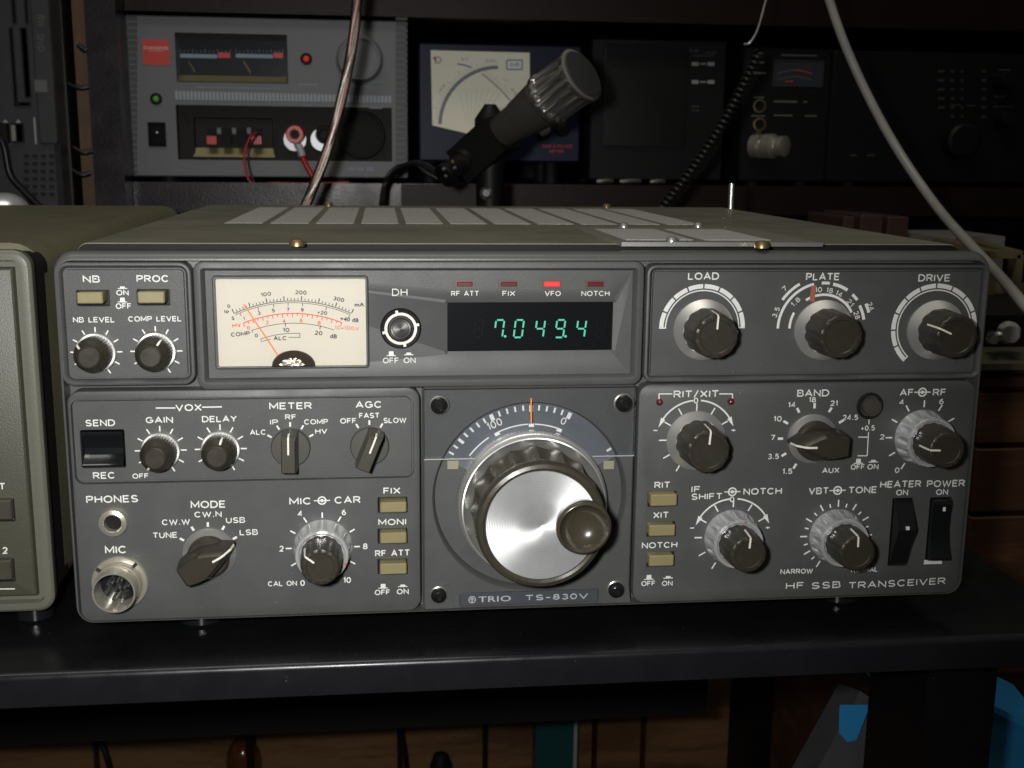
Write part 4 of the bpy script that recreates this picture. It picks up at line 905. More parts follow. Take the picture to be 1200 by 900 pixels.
# corner screws
for x, y, r_, top in ((514.5, 475.4, 11, 1), (730.6, 472.9, 11, 1), (514, 702.4, 10, 0), (721.6, 695.8, 10.2, 0)):
    Ys = YP - (.0018 if top else 0); c = P(x, y, Ys); k = mpp(x, y, Ys); o = (c[0], Ys, c[1])
    M = MB(); M.lathe([(r_ * 1.1 * k, .0001), (r_ * 1.05 * k, .0006), (r_ * .92 * k, .0008), (r_ * .88 * k, .0003)], o, n=40, cap1=False); s = put('corner_screw', M, 'screw_rim', tr)
    M = MB(); M.lathe([(r_ * .92 * k, .0001), (r_ * .90 * k, .0014), (r_ * .70 * k, .0022), (r_ * .46 * k, .0026), (r_ * .40 * k, .0014)], o, n=40); put('screw_head', M, 'screw', s)
    if not top:
        M = MB(); z0 = dl[1] + .0004; M2 = [(c[0] - 16 * k, z0), (c[0] + 18 * k, z0), (c[0] + 14 * k, c[1] + 9 * k), (c[0] + 10 * k, c[1] + 14 * k), (c[0] - 12 * k, c[1] + 14.5 * k), (c[0] - 16 * k, c[1] + 10 * k)]
        M.prism(M2, YP + .0001, YP - .00012, bev=.0001); put('screw_boss', M, 'panel', s)
# name badge
q = rc(538, 698, 700.5, 713.2, YP); M = MB(); rloft(M, [(q, .0003, YP + .0002, 0), (q, .0003, YP - .0008, 0), (q, .0003, YP - .0010, .0002), (q, .0003, YP - .0010, .0004), (q, .0003, YP - .0008, .0005)])
bd = put('name_badge', M, 'badge', tr); Yq = YP - .0008 - INK; M = MB(); cz = (q[1] + q[3]) / 2
c = (P(553.3, 706, Yq)[0], cz); k = mpp(620, 705, Yq)
def btext(s, px, w, bold, serif=False):
    x = P(px, 705, Yq)[0]
    text(M, s, px, 705, w, 7.0, Yq, f=lambda a, b, Y_: (P(a, 705, Y_)[0], cz - (b - 705) * k), bold=bold, serif=serif)
arc(M, c, 3.4 * k, 4.4 * k, 0, 360, Yq, n=24); seg(M, (c[0], c[1] - 4.8 * k), (c[0], c[1] + 2.8 * k), 1.2 * k, Yq); arc(M, (c[0], c[1] - .4 * k), 1.6 * k, 2.5 * k, -100, 100, Yq)
btext('TRIO', 579.8, 38, .012, True); btext('TS-830V', 652.5, 73.5, .028); put('badge_lettering', M, 'lug', bd)
# --- cover details
yv0, yv1 = G(400, 262, HC).y, G(400, 243.5, HC).y
xs0 = G(262, 262, HC).x; ptc = (G(735, 262, HC).x - G(248, 262, HC).x) / 9.4
for i in range(11):
    x = xs0 + i * ptc * 1.0
    M = MB(); M.box(x, yv0, HC - .0005, x + ptc * .83, yv1, HC + .00012); put('vent_grille', M, 'vent', cabinet)
a = G(728, 287.5, HC); b = G(962, 287.5, HC); cY = G(700, 268, HC).y
cY = min(cY, a.y + .09)
M = MB(); M.box(a.x, a.y, HC - .0004, b.x, cY, HC + .0009); lid = put('access_lid', M, 'lid', cabinet)
M = MB(); M.box(a.x, a.y - .0007, HC - .0003, b.x, a.y + .0004, HC + .0012); put('lid_edge', M, 'bare', lid)
w = (b.x - a.x)
for u0, u1 in ((.06, .40), (.46, .80)):
    M = MB(); M.box(a.x + w * u0, a.y + (cY - a.y) * .15, HC + .0005, a.x + w * u1, a.y + (cY - a.y) * .85, HC + .00105); put('vent_grille', M, 'vent', lid)
for x, y, m_ in ((348, 284, 'brass'), (893, 286.3, 'brass'), (385, 239.5, 'brass'), (711, 241.5, 'brass'), (787, 283, 'bare'), (731, 266, 'bare'), (818, 265.5, 'bare')):
    p = G(x, y, HC + .001); hz = .0012 if m_ == 'bare' else .0006; M = MB(); r_ = .0027 if m_ == 'brass' else .0022
    M.lathe([(r_, -.0005), (r_, .0008), (r_ * .75, .0018), (r_ * .3, .0022)], (p.x, p.y, HC + hz - .0004), (0, 0, 1), 24); put('cover_screw', M, m_, cabinet)

# ================================================================== unit on the left
YU = 0.0137
LX1 = A(49, 500, YU)[0]; LZ0 = A(30, 717.5, YU)[1]; LZ1 = A(5, 293.5, YU)[1]; LX0 = LX1 - 0.18
lu = thing('station_speaker_unit', 'olive green radio accessory cabinet with rounded corners and small brown buttons', 'radio unit', (LX1 - .09, .15, 0))
M = MB(); q = (LX0, LZ0, LX1, LZ1)
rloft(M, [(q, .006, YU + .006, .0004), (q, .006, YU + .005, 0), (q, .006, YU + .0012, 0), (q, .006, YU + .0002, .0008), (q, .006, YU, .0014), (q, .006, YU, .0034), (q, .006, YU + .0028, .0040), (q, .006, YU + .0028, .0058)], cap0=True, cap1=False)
lf = put('front_panel', M, ['olive_lit_rim'], lu)
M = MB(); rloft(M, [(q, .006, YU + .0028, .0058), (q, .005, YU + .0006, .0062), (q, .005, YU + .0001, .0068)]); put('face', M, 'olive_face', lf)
M = MB(); YV = YU + .019; q2 = (LX0 - .004, LZ0 - .0005, A(53.5, 340, YV)[0], A(20, 284.5, YV)[1])
nk = (q[0] + .002, q[1] + .002, q[2] - .0008, q[3] - .0015); rloft(M, [(nk, .006, YU + .005, 0), (nk, .006, YV + .004, 0)], cap1=False); put('recess_strip', M, 'black', lu)
M = MB(); yb = G(60, 240.5, q2[3]).y
rloft(M, [(q2, .011, YV - .001, .001), (q2, .011, YV, 0), (q2, .011, yb, 0), (q2, .011, yb + .002, .002)], cap0=True); put('cabinet', M, 'olive', lu)
for fy in (.03, .25):
    M = MB(); p = G(23, 722, .004); M.lathe([(.006, 0), (.007, .001), (.007, LZ0 + .0008)], (LX1 - .012, fy, 0), (0, 0, 1), 24, cap0=True); put('foot', M, 'gloss_black', lu)
    M = MB(); M.lathe([(.006, 0), (.007, .001), (.007, LZ0 + .0008)], (LX0 + .012, fy, 0), (0, 0, 1), 24, cap0=True); put('foot', M, 'gloss_black', lu)
for t, b in ((584, 611), (654.5, 681.5)):
    q = rc(-16, t, 17.5, b, YU, A); M = MB(); rloft(M, [(q, .0004, YU + .0008, 0), (q, .0004, YU - .0003, 0), (q, .0004, YU - .0003, .0004), (q, .0004, YU + .0004, .0005)]); bb = put('button_frame', M, 'black', lu)
    q = rc(-14, t + 2.5, 13.5, b - 2, YU - .003, A); M = MB(); rloft(M, [(q, .0004, YU + .0008, 0), (q, .0004, YU - .003, 0), (q, .0004, YU - .0034, .0004)]); put('push_button', M, 'lever', bb)
M = MB(); Y = YU - INK
text(M, 'T', 2.5, 570, 8, 8, Y, f=A); text(M, '2', 6, 645, 6, 8, Y, f=A); poly(M, [(-20, 690.5), (17.5, 690)], Y, .0004, f=A); put('legend', M, 'white_ink', lu)

# ================================================================== desk
YE = G(620, 768, 0).y
XR = G(1165, 664, 0).x
dk = thing('desk', 'black desk with rounded front edge carrying the radios', 'desk', (0, .3, 0))
XL = -0.75; YBK = 0.96; TH = 0.0125
p_ = A(600, 807.5, YE); TH = -p_[1]
M = MB(); pr = []
for i in range(7):
    a = R(90 * i / 6); pr.append((YE + .0022 - .0022 * math.sin(a), -.0022 + .0022 * math.cos(a)))
pr += [(YE, -TH + .001), (YE + .001, -TH), (YBK, -TH), (YBK, 0)]
M.loops([[(XL, y, z) for y, z in pr], [(XR, y, z) for y, z in pr]], cap0=True, cap1=True); put('top', M, 'desk', dk)
M = MB(); pr = [(YE + .0022 - .0024 * math.sin(R(15 * i)), -.0022 + .0024 * math.cos(R(15 * i))) for i in range(7)] + [(YE - .0002, -TH + .0008), (YE + .002, -TH + .0008), (YE + .002, -.003)]
M.loops([[(XL, y, z) for y, z in pr], [(XR, y, z) for y, z in pr]], cap0=True, cap1=True); put('front_edge', M, 'desk_edge', dk)
M = MB(); M.box(XL + .05, .42, A(600, 847, .42)[1], XR - .012, .44, -TH + .0004); put('shade_strip', M, 'black', dk)  # black strip standing for the desk's shadow on the panelling
FZ = -0.72
def leg(l, r, Yl, w):
    x0 = A(l, 830, Yl)[0]; x1 = A(r, 830, Yl)[0]; M = MB(); q = (x0, Yl, x1, Yl + w)
    M.box(x0, Yl, FZ, x1, Yl + w, -TH + .0005); put('leg', M, 'desk', dk)
leg(1084, 1165, YE + .02, .05); leg(876, 940, .52, .05)
for x, y in ((XL + .01, YE + .02), (XL + .01, .80)):
    M = MB(); M.box(x, y, FZ, x + .045, y + .05, -TH + .0005); put('leg', M, 'desk', dk)
# floor and panelled back
M = MB(); M.box(-3, -1.5, FZ - .02, 3, 3, FZ); o = put('floor', M, 'wood_grey'); o['kind'] = 'structure'
M = MB(); YP2 = 0.80
o = bpy.data.objects
xs = [-.75, A(115, 870, YP2)[0], A(300, 870, YP2)[0], A(472, 870, YP2)[0], A(572, 870, YP2)[0], A(700, 870, YP2)[0], A(757, 870, YP2)[0], 1.3]
wp = thing('wood_panelling', 'brown wood panelling with dark upright gaps behind the space under the desk', 'panelling', (0, YP2, FZ))
for a, b in zip(xs, xs[1:]):
    M = MB(); rloft(M, [((a, FZ, b - .006, -TH - .02), .002, YP2 + .02, 0), ((a, FZ, b - .006, -TH - .02), .002, YP2 + .001, 0), ((a, FZ, b - .006, -TH - .02), .002, YP2, .001)]); put('board', M, 'wood_panel', wp)
M = MB(); M.box(-.76, YP2 + .021, FZ, 1.31, YP2 + .04, -TH - .02); put('backing', M, 'black', wp)
# things under the desk
def cable(name, label, pts, r, m, group=None, n=10, sm=8):
    P_ = [Vector(p) for p in pts]; out = []
    Q = [P_[0] * 2 - P_[1]] + P_ + [P_[-1] * 2 - P_[-2]]
    for i in range(1, len(Q) - 2):
        for s in range(sm):
            t = s / sm; a, b, c, d = Q[i - 1], Q[i], Q[i + 1], Q[i + 2]
            out.append(.5 * ((2 * b) + (c - a) * t + (2 * a - 5 * b + 4 * c - d) * t * t + (3 * b - a - 3 * c + d) * t ** 3))
    out.append(P_[-1]); M = MB(); M.tube(out, r, n); return tag(put(name, M, m, None, 60, P_[0]), label, 'cable', group)
yc = YP2 - .02
cable('cable', 'thin black cable slanting down the panelling at the bottom left', [A3(100, 790, yc), A3(113, 850, yc), A3(130, 905, yc - .01), A3(150, 1000, yc - .01)], .0032, 'black_wire')
cable('cable', 'black cable hanging in front of the round amber glass', [A3(284, 800, yc - .1), A3(289, 850, yc - .1), A3(293, 905, yc - .1), A3(296, 1000, yc - .1)], .0030, 'black_wire')
cable('cable', 'thin black cable hanging below the tuning knob side of the desk', [A3(466, 800, yc), A3(470, 850, yc), A3(477, 905, yc), A3(480, 1000, yc)], .0030, 'black_wire')
p = A3(285, 893, yc - .03); M = MB(); M.lathe([(.004, .028), (.011, .023), (.0165, .012), (.018, 0), (.016, -.02), (.014, -.05), (.012, -.08)], p, (0, 0, 1), 32, cap0=True)
jar = put('glass_jar', M, 'amber', None, 60, p); tag(jar, 'round amber glass jar seen low behind a black cable', 'jar')
M = MB(); a = A(628, 870, YP2 - .06); b = A(672, 870, YP2 - .06); M.box(a[0], YP2 - .06, FZ, b[0], YP2 - .03, -TH - .03)
tb = put('teal_board', M, 'teal', None, 30, (a[0], YP2 - .05, FZ)); tag(tb, 'dark teal upright board with a pale edge under the desk', 'board')
M = MB(); M.box(b[0] + .0002, YP2 - .061, FZ, b[0] + .004, YP2 - .029, -TH - .03); put('edge', M, 'teal_edge', tb)
p = A3(516, 884, YP2 - .08); M = MB(); M.lathe([(.0005, .004), (.007, 0), (.011, -.012), (.012, -.10)], p, (0, 0, 1), 24, cap0=True); tag(put('dark_bottle', M, 'black', None, 50, p), 'dark rounded bottle top standing under the desk middle', 'bottle')
YQ = YE + .16
M = MB(); M.bar(A3(1020, 822, YQ), A3(945, 960, YQ - .02), .030, .02); hb = put('grey_bar', M, 'grey_plastic', None, 30, A3(1000, 860, YQ)); tag(hb, 'slanted grey plastic bar with a blue inset under the desk', 'handle')
M = MB()
pi_ = ((984, 826), (1020, 826), (1004, 867), (993, 870), (983, 858)); M.loops([[A3(x, y, YQ - .019) for x, y in pi_], [A3(x, y, YQ - .004) for x, y in pi_]], cap0=True, cap1=True); put('inset', M, 'blue_plastic', hb)
M = MB(); a = A3(1022, 803, YQ + .1); b = A3(1062, 798, YQ + .1); M.bar(a, b, .008, .03); tag(put('teal_clip', M, 'teal', None, 30, a), 'small teal plastic clip just below the desk edge', 'clip')
M = MB(); q = [A3(x, y, YE + .12) for x, y in ((1140, 818), (1240, 866), (1240, 960), (1120, 940))]; q2_ = [v + Vector((.01, .06, 0)) for v in q]; M.loops([q, q2_], cap0=True, cap1=True)
bx = put('blue_bin', M, 'blue_plastic', None, 30, q[0]); tag(bx, 'bright blue plastic bin beside the desk leg', 'bin')
M = MB(); a, b = q[0], q[1]; M.bar(a + Vector((0, -.001, .0006)), b + Vector((0, -.001, .0006)), .003, .008); put('rim', M, 'blue_plastic', bx)

# ================================================================== right-hand drawer chest with clutter
YC = 0.22
cz1 = A(1170, 424, YC)[1]; cx0 = A(1138, 560, YC)[0]; cx0 = max(cx0, XR + .004)
ch = thing('wooden_chest', 'dark brown wooden drawer chest standing beyond the right end of the desk', 'chest', (cx0 + .2, YC + .15, FZ))
M = MB(); M.box(cx0, YC + .012, FZ, cx0 + .45, YC + .40, cz1 - .004); put('carcass', M, 'wood_dark', ch)
zz = cz1 - .006
for py in (455, 520, 600, 690, 790):
    z0 = A(1170, py, YC)[1]; M = MB(); rloft(M, [((cx0 + .002, z0, cx0 + .448, zz - .003), .001, YC + .012, 0), ((cx0 + .002, z0, cx0 + .448, zz - .003), .001, YC + .001, 0), ((cx0 + .002, z0, cx0 + .448, zz - .003), .001, YC, .001)]); put('drawer', M, 'wood_dark', ch); zz = z0
M = MB(); M.box(cx0 - .004, YC - .006, cz1 - .0038, cx0 + .455, YC + .41, cz1); put('top', M, 'tray', ch)
def gear(px, py, Yg): x, z = A(px, py, Yg); return x, z
for (px, w_, s_, lab) in ((1181, .0068, .016, 'larger shiny silver plug lying on the wooden chest'), (1163, .0038, .012, 'smaller shiny silver plug lying on the wooden chest')):
    x, z = A(px, 386, YC + .03); M = MB(); M.lathe([(w_ * .8, 0), (w_, .001), (w_, .012), (w_ * .7, .014), (w_ * .7, .03)], (x, YC + .03, cz1 + w_ + .006), (-.5, -1, .1), 24, cap0=True); tag(put('metal_plug', M, 'chrome', None, 40, (x, YC + .03, cz1)), lab, 'plug', 'plugs on the chest')
M = MB(); x, _ = A(1150, 390, YC + .06); M.box(x - .02, YC + .05, cz1, x + .16, YC + .16, cz1 + .020); tag(put('black_case', M, 'black', None, 30, (x, YC + .1, cz1)), 'flat black case lying on the wooden chest behind the plugs', 'case')
M = MB(); YY = YC + .16
zt = A(1185, 298, YY)[1]; xl = A(1158, 330, YY)[0]; xr = A(1188, 330, YY)[0]
for a, b in (((xl, zt), (xr, zt)), ((xr, zt), (xr, cz1)), ((xl, zt - .01), (xl, cz1))): M.bar((a[0], YY, a[1]), (b[0], YY, b[1]), .005, .012)
M.bar((xr, YY, zt), (xr, YY + .08, zt + .004), .005, .01); M.bar((xl, YY, zt), (xl, YY + .08, zt + .004), .005, .01)
tag(put('open_stand', M, 'yellow_frame', None, 30, (xl, YY, cz1)), 'open pale yellow metal frame standing on the chest', 'frame')
YW_ = YC + .30; M = MB(); a = A(1092, 300, YW_); b = A(1178, 277, YW_); M.box(a[0], YW_, cz1, b[0], YW_ + .08, b[1]); wbx = put('instrument_box', M, 'white_box', None, 30, (b[0], YW_, cz1)); tag(wbx, 'pale grey box standing at the back of the wooden chest', 'box')
M = MB(); x = A(1172, 340, YW_ - .05)[0]
for i, (dx, dz) in enumerate(((0, .03), (.012, .055), (-.015, .02), (.02, .03))):
    M = MB(); M.lathe([(.005, 0), (.005, dz), (.002, dz + .004)], (x + dx, YC + .20 + .012 * i, cz1), (0, .2, 1), 16, cap0=True); tag(put('small_part', M, ('red_plastic', 'nickel', 'tray', 'brass')[i], None, 40, (x + dx, YC + .2, cz1)), ('small red capped part', 'tall thin metal part', 'short pale part', 'small brass part')[i] + ' standing inside the metal frame on the chest', 'part')

# ================================================================== shelf behind
YS = 0.66
sh = thing('shelf_unit', 'black wooden shelf unit holding the station equipment behind the radio', 'shelf', (.1, YS + .15, 0))
zb1 = A(300, 214, YS)[1]; zb0 = A(300, 250, YS)[1]
sx0 = A(105, 120, YS - .03)[0]; sx1 = A(141, 120, YS - .03)[0]
M = MB(); M.box(sx0, YS - .03, 0, sx1, YS + .32, .62); put('side_panel', M, 'shelf', sh)
M = MB(); M.box(sx1 + .0005, YS, zb0, 1.25, YS + .315, zb1); M.bar((sx1 + .0005, YS + .001, zb1), (sx1 + .0006, YS + .001, zb1), .001); put('shelf_board', M, 'shelf', sh)
zu = A(600, 22, YS)[1]
M = MB(); M.box(sx1 + .0005, YS + .005, zu, 1.25, YS + .315, zu + .10); put('shelf_board', M, 'shelf_red', sh)
M = MB(); M.box(sx0, YS + .321, 0, 1.25, YS + .33, .62); put('back_panel', M, 'black', sh)
zr = A(478, 208, YS)[1]
M = MB(); M.box(A(470, 225, YS - .001)[0], YS - .0012, zb0 + .0005, 1.25, YS - .0002, zb1 - .0004); put('edge_strip', M, 'shelf_red', sh)
M = MB(); M.box(1.20, YS - .03, 0, 1.25, YS + .32, .62); put('side_panel', M, 'shelf', sh)
yq = YS + .29; q = rc(470, 42, 655, 54, yq, A); M = MB(); M.box(q[0], yq, q[1], q[2], yq + .02, q[3]); put('batten', M, 'wood_tan', sh)
# wood strip and cables left of the shelf
yq = .645; q = rc(90, -20, 106, 238, yq, A); M = MB(); M.box(q[0], yq, 0, q[2], yq + .02, .6); tag(put('wood_post', M, 'wood_tan', None, 30, (q[0], yq, 0)), 'narrow tan wooden post between computer tower and shelf', 'post')
for i, (py, x0, x1) in enumerate(((101, 76, 108), (57, 92, 106), (177, 86, 108), (203, 84, 106))):
    cable('cable', ('thin black cable crossing the tan post at mid height', 'short black cable across the top of the tan post', 'black cable across the tan post second from the bottom', 'lowest black cable across the tan post')[i], [A3(x0, py - 4, yq - .012), A3((x0 + x1) / 2, py + 2, yq - .014), A3(x1, py, yq - .012)], .0022, 'black_wire')

# ------------------------------------------------------------------ power supply
YS2 = YS + .012
pz0 = zb1
def box_front(l, t, r, b, Yf): return rc(l, t, r, b, Yf, A)
ps = thing('power_supply', 'grey bench power supply with red square badge and twin meters', 'power supply', (A(310, 200, YS2)[0], YS2 + .1, zb1))
q = box_front(143, 21, 477.5, 207.5, YS2)
PF = lambda a, b, Y_=YS2: A(130 + a / 3.3333, 10 + b / 3.3333, Y_)
def pq(l, t, r, b, Y_=YS2): return rc(130 + l / 3.3333, 10 + t / 3.3333, 130 + r / 3.3333, 10 + b / 3.3333, Y_, A)
def rh(l, t, r, b, d, **k): return dict(rect=pq(l, t, r, b), r=.001, depth=d, **k)
M = MB(); rloft(M, [(q, .002, YS2 + .20, 0), (q, .002, YS2 + .001, 0), (q, .002, YS2, .001)], cap0=True, holes=[rh(253, 98, 690, 290, .012, mi=1, wmi=0), rh(258, 382, 1098, 594, .010, mi=1, wmi=1)])
put('case', M, ['psu', 'psu_dark'], ps)
for a, b in ((40, 102), (1112, 1158)):
    for i in range(26):
        q_ = pq(a, 30 + i * 24, b, 46 + i * 24); M = MB(); M.box(q_[0], YS2 - .0016, q_[1], q_[2], YS2 - .0001, q_[3]); put('side_rib', M, 'psu_rib', ps)
M = MB(); q_ = pq(125, 122, 228, 220, YS2); M.box(q_[0], YS2 - .0006, q_[1], q_[2], YS2 + .0002, q_[3]); bg_ = put('badge', M, 'red_paint', ps)
M = MB(); pf = lambda a, b, Y_: A(a, b, Y_)
text(M, 'DIAMOND', 130 + 176 / 3.333, 10 + 154 / 3.333, 28.5, 3.4, YS2 - .0007, f=A, bold=.01); text(M, 'ANTENNA', 130 + 176 / 3.333, 10 + 165 / 3.333, 17, 1.6, YS2 - .0007, f=A, bold=0); put('badge_lettering', M, 'pointer', bg_)
Ym = YS2 + .009
q_ = pq(255, 122, 688, 262, Ym); M = MB(); M.box(q_[0], Ym, q_[1], q_[2], Ym + .002, q_[3]); mw = put('meter_window', M, 'smoke_glare', ps)
M = MB(); q_ = pq(256, 262, 688, 288, YS2 + .006); M.add([(q_[0], YS2 + .009, q_[3]), (q_[2], YS2 + .009, q_[3]), (q_[2], YS2 + .001, q_[1]), (q_[0], YS2 + .001, q_[1])], [(0, 1, 2, 3)]); put('window_lip', M, 'gold_lip', ps)
for x0, x1, x2, xn in ((270, 415, 466, 330), (488, 632, 672, 545)):
    M = MB(); yy = Ym - .0003
    for a, b, mi in ((x0, x1, 0), (x1 + 3, x2, 1)):
        q_ = pq(a, 178 if mi == 0 else 172, b, 193, yy); M.add([(q_[0], yy, q_[1]), (q_[2], yy, q_[1]), (q_[2], yy, q_[3]), (q_[0], yy, q_[3])], [(0, 1, 2, 3)], mi)
    for i in range(13):
        x = x0 + (x2 - x0) * i / 12; seg(M, PF(x, 172, yy), PF(x, 163 if i % 3 else 158, yy), .0003, yy, 0)
    seg(M, PF(xn - 28, 205, yy), PF(xn, 250, yy), .0003, yy, 2)
    put('meter_scale', M, ['scale_blue', 'red_paint', 'brass'], mw)
for x, y, m_ in ((763, 197, 'red_led'), (177, 353, 'green_led')):
    c = PF(x, y); M = MB(); M.lathe([(.0052, 0), (.0052, .0012), (.0040, .0016)], (c[0], YS2, c[1]), n=24); b_ = put('lamp_collar', M, 'black', ps)
    M = MB(); M.lathe([(.0027, .001), (.0024, .0025), (.001, .0034)], (c[0], YS2, c[1]), n=20); put('lamp', M, m_, b_)
q_ = pq(146, 444, 216, 540); M = MB(); rloft(M, [(q_, .001, YS2 + .001, 0), (q_, .001, YS2 - .0015, 0), (q_, .001, YS2 - .0015, .002), (q_, .001, YS2 - .0002, .0025)]); sw = put('power_switch', M, 'gloss_black', ps)
q_ = pq(158, 462, 206, 526); M = MB(); M.box(q_[0], YS2 - .0028, (q_[1] + q_[3]) / 2, q_[2], YS2, q_[3]); M.box(q_[0], YS2 - .0012, q_[1], q_[2], YS2, (q_[1] + q_[3]) / 2); put('rocker', M, 'gloss_black', sw)
c = PF(180, 484, YS2 - .0029); M = MB(); M.lathe([(.0009, 0), (.0009, .0002)], (c[0], YS2 - .0028, c[1]), n=12); put('switch_dot', M, 'pointer', sw)
M = MB()
for i in range(58):
    q_ = pq(252 + i * 14.6, 322 + i * .35, 262 + i * 14.6, 356 + i * .2); M.box(q_[0], YS2 - .0006, q_[1], q_[2], YS2 + .0001, q_[3])
put('ribbed_strip', M, 'strip_grey', ps)
for l, t, r, b in ((730, 294, 805, 300), (888, 284, 930, 290), (945, 300, 1008, 306), (1015, 282, 1066, 289), (330, 308, 660, 312), (748, 378, 786, 382), (1010, 386, 1060, 391), (928, 620, 948, 634), (955, 622, 990, 633), (998, 618, 1026, 636)):
    q_ = pq(l, t, r, b, YS2 - .0002); M = MB(); M.add([(q_[0], YS2 - .0002, q_[1]), (q_[2], YS2 - .0002, q_[1]), (q_[2], YS2 - .0002, q_[3]), (q_[0], YS2 - .0002, q_[3])], [(0, 1, 2, 3)]); put('front_marking', M, 'print_blue', ps)
c = PF(972, 200); M = MB(); M.lathe([(.0212, 0), (.0212, .001), (.0200, .0015), (.0195, .012), (.018, .0135), (.0165, .0135), (.016, .013)], (c[0], YS2, c[1]), n=72); put('voltage_knob', M, 'psu', ps)
c = PF(980, 495, YS2 + .0098); M = MB(); M.lathe([(.0215, 0), (.0215, .003), (.0205, .005), (.019, .005), (.0185, .002)], (c[0], YS2 + .0099, c[1]), n=72); put('speaker_grille', M, 'black', ps)
yt = YS2 + .0095
q_ = pq(318, 418, 645, 582, yt); M = MB(); rloft(M, [(q_, .001, YS2 + .0099, 0), (q_, .001, YS2 + .006, 0), (q_, .001, YS2 + .006, .002), (q_, .001, YS2 + .0095, .003)]); tb_ = put('terminal_block', M, 'psu_dark', ps)
M = MB(); q_ = pq(322, 545, 640, 580, YS2 + .005); M.add([(q_[0], YS2 + .0088, q_[3]), (q_[2], YS2 + .0088, q_[3]), (q_[2], YS2 + .0052, q_[1]), (q_[0], YS2 + .0052, q_[1])], [(0, 1, 2, 3)]); put('terminal_lip', M, 'gold_lip', tb_)
for i, x in enumerate((375, 433, 492, 550)):
    q_ = pq(x, 468, x + 38, 494, YS2 + .004); M = MB(); M.box(q_[0], YS2 + .003, q_[1], q_[2], YS2 + .0092, q_[3]); te = put('terminal', M, 'black', tb_)
    q_ = pq(x, 498, x + 38, 530, YS2 + .002); M = MB(); M.box(q_[0], YS2 + .001, q_[1], q_[2], YS2 + .0092, q_[3]); put('push_tab', M, 'red_plastic' if i in (0, 3) else 'black', te)
    if i: q_ = pq(x - 19, 466, x - 3, 490, YS2 + .004); M = MB(); M.box(q_[0], YS2 + .004, q_[1], q_[2], YS2 + .0092, q_[3]); put('terminal_wall', M, 'psu', tb_)
for x, y, m_ in ((720, 492, 'red_plastic'), (835, 492, 'black')):
    c = PF(x, y, YS2); M = MB(); M.lathe([(.0085, .0), (.0085, .004), (.0080, .0165), (.0072, .0175), (.0046, .0175), (.004, .015)], (c[0], YS2 + .0098, c[1]), n=40); bp_ = put('binding_post', M, m_, ps)
    M = MB(); M.lathe([(.0042, .012), (.0038, .0155)], (c[0], YS2 + .0098, c[1]), n=24); put('post_bore', M, 'psu_dark', bp_)
    l = MB(); l.lathe([(.0100, .001), (.0100, .0022), (.008, .0022)], (c[0] + (-.001 if m_ == 'red_plastic' else -.003), YS2 + .0098, c[1] - .0045), n=32); put('ring_lug', l, 'lug', bp_)
for x in (215, 890):
    c = PF(x, 668); M = MB(); M.lathe([(.008, zb1), (.008, zb1 + .006)], (PF(x, 600)[0], YS2 + .015, 0), (0, 0, 1), 20, cap0=True); put('foot', M, 'black', ps)
    M = MB(); M.lathe([(.008, zb1), (.008, zb1 + .006)], (PF(x, 600)[0], YS2 + .18, 0), (0, 0, 1), 20, cap0=True); put('foot', M, 'black', ps)
def pv3(x, y, Y_): a = A(130 + x / 3.3333, 10 + y / 3.3333, Y_); return (a[0], Y_, a[1])
cable('red_wire', 'thin red wire looping down from the push terminals of the power supply', [pv3(567, 485, YS2 + .002), pv3(540, 510, YS2 - .006), pv3(522, 570, YS2 - .008), pv3(528, 640, YS2 - .008), pv3(556, 684, YS2 - .008), pv3(640, 682, YS2 - .007), pv3(770, 684, YS2 - .007), pv3(930, 680, YS2 - .006)], .0011, 'red_wire', None, 8)
cable('black_wire', 'thin black wire beside the red loop at the power supply terminals', [pv3(575, 490, YS2 + .002), pv3(548, 530, YS2 - .006), pv3(536, 590, YS2 - .007), pv3(548, 650, YS2 - .007), pv3(566, 690, YS2 - .007)], .0010, 'black_wire', None, 8)
cable('red_wire', 'thick red wire leaving the red binding post', [pv3(738, 545, YS2 - .004), pv3(752, 590, YS2 - .006), pv3(775, 635, YS2 - .007), pv3(800, 672, YS2 - .007), pv3(830, 700, YS2 - .006)], .0026, 'red_wire', None, 10)
cable('wire_crimp', 'pale crimp sleeve at the red binding post', [pv3(726, 528, YS2 - .003), pv3(738, 548, YS2 - .0045), pv3(748, 578, YS2 - .006)], .0034, 'lug', None, 10)
cable('cable', 'black cable arching from behind the power supply to its right foot', [pv3(1065, 730, YS2 - .02), pv3(1080, 660, YS2 - .012), pv3(1120, 620, YS2 - .006), pv3(1180, 612, YS2), pv3(1230, 640, YS2 - .002), pv3(1290, 672, YS2 - .004)], .0022, 'black_wire')

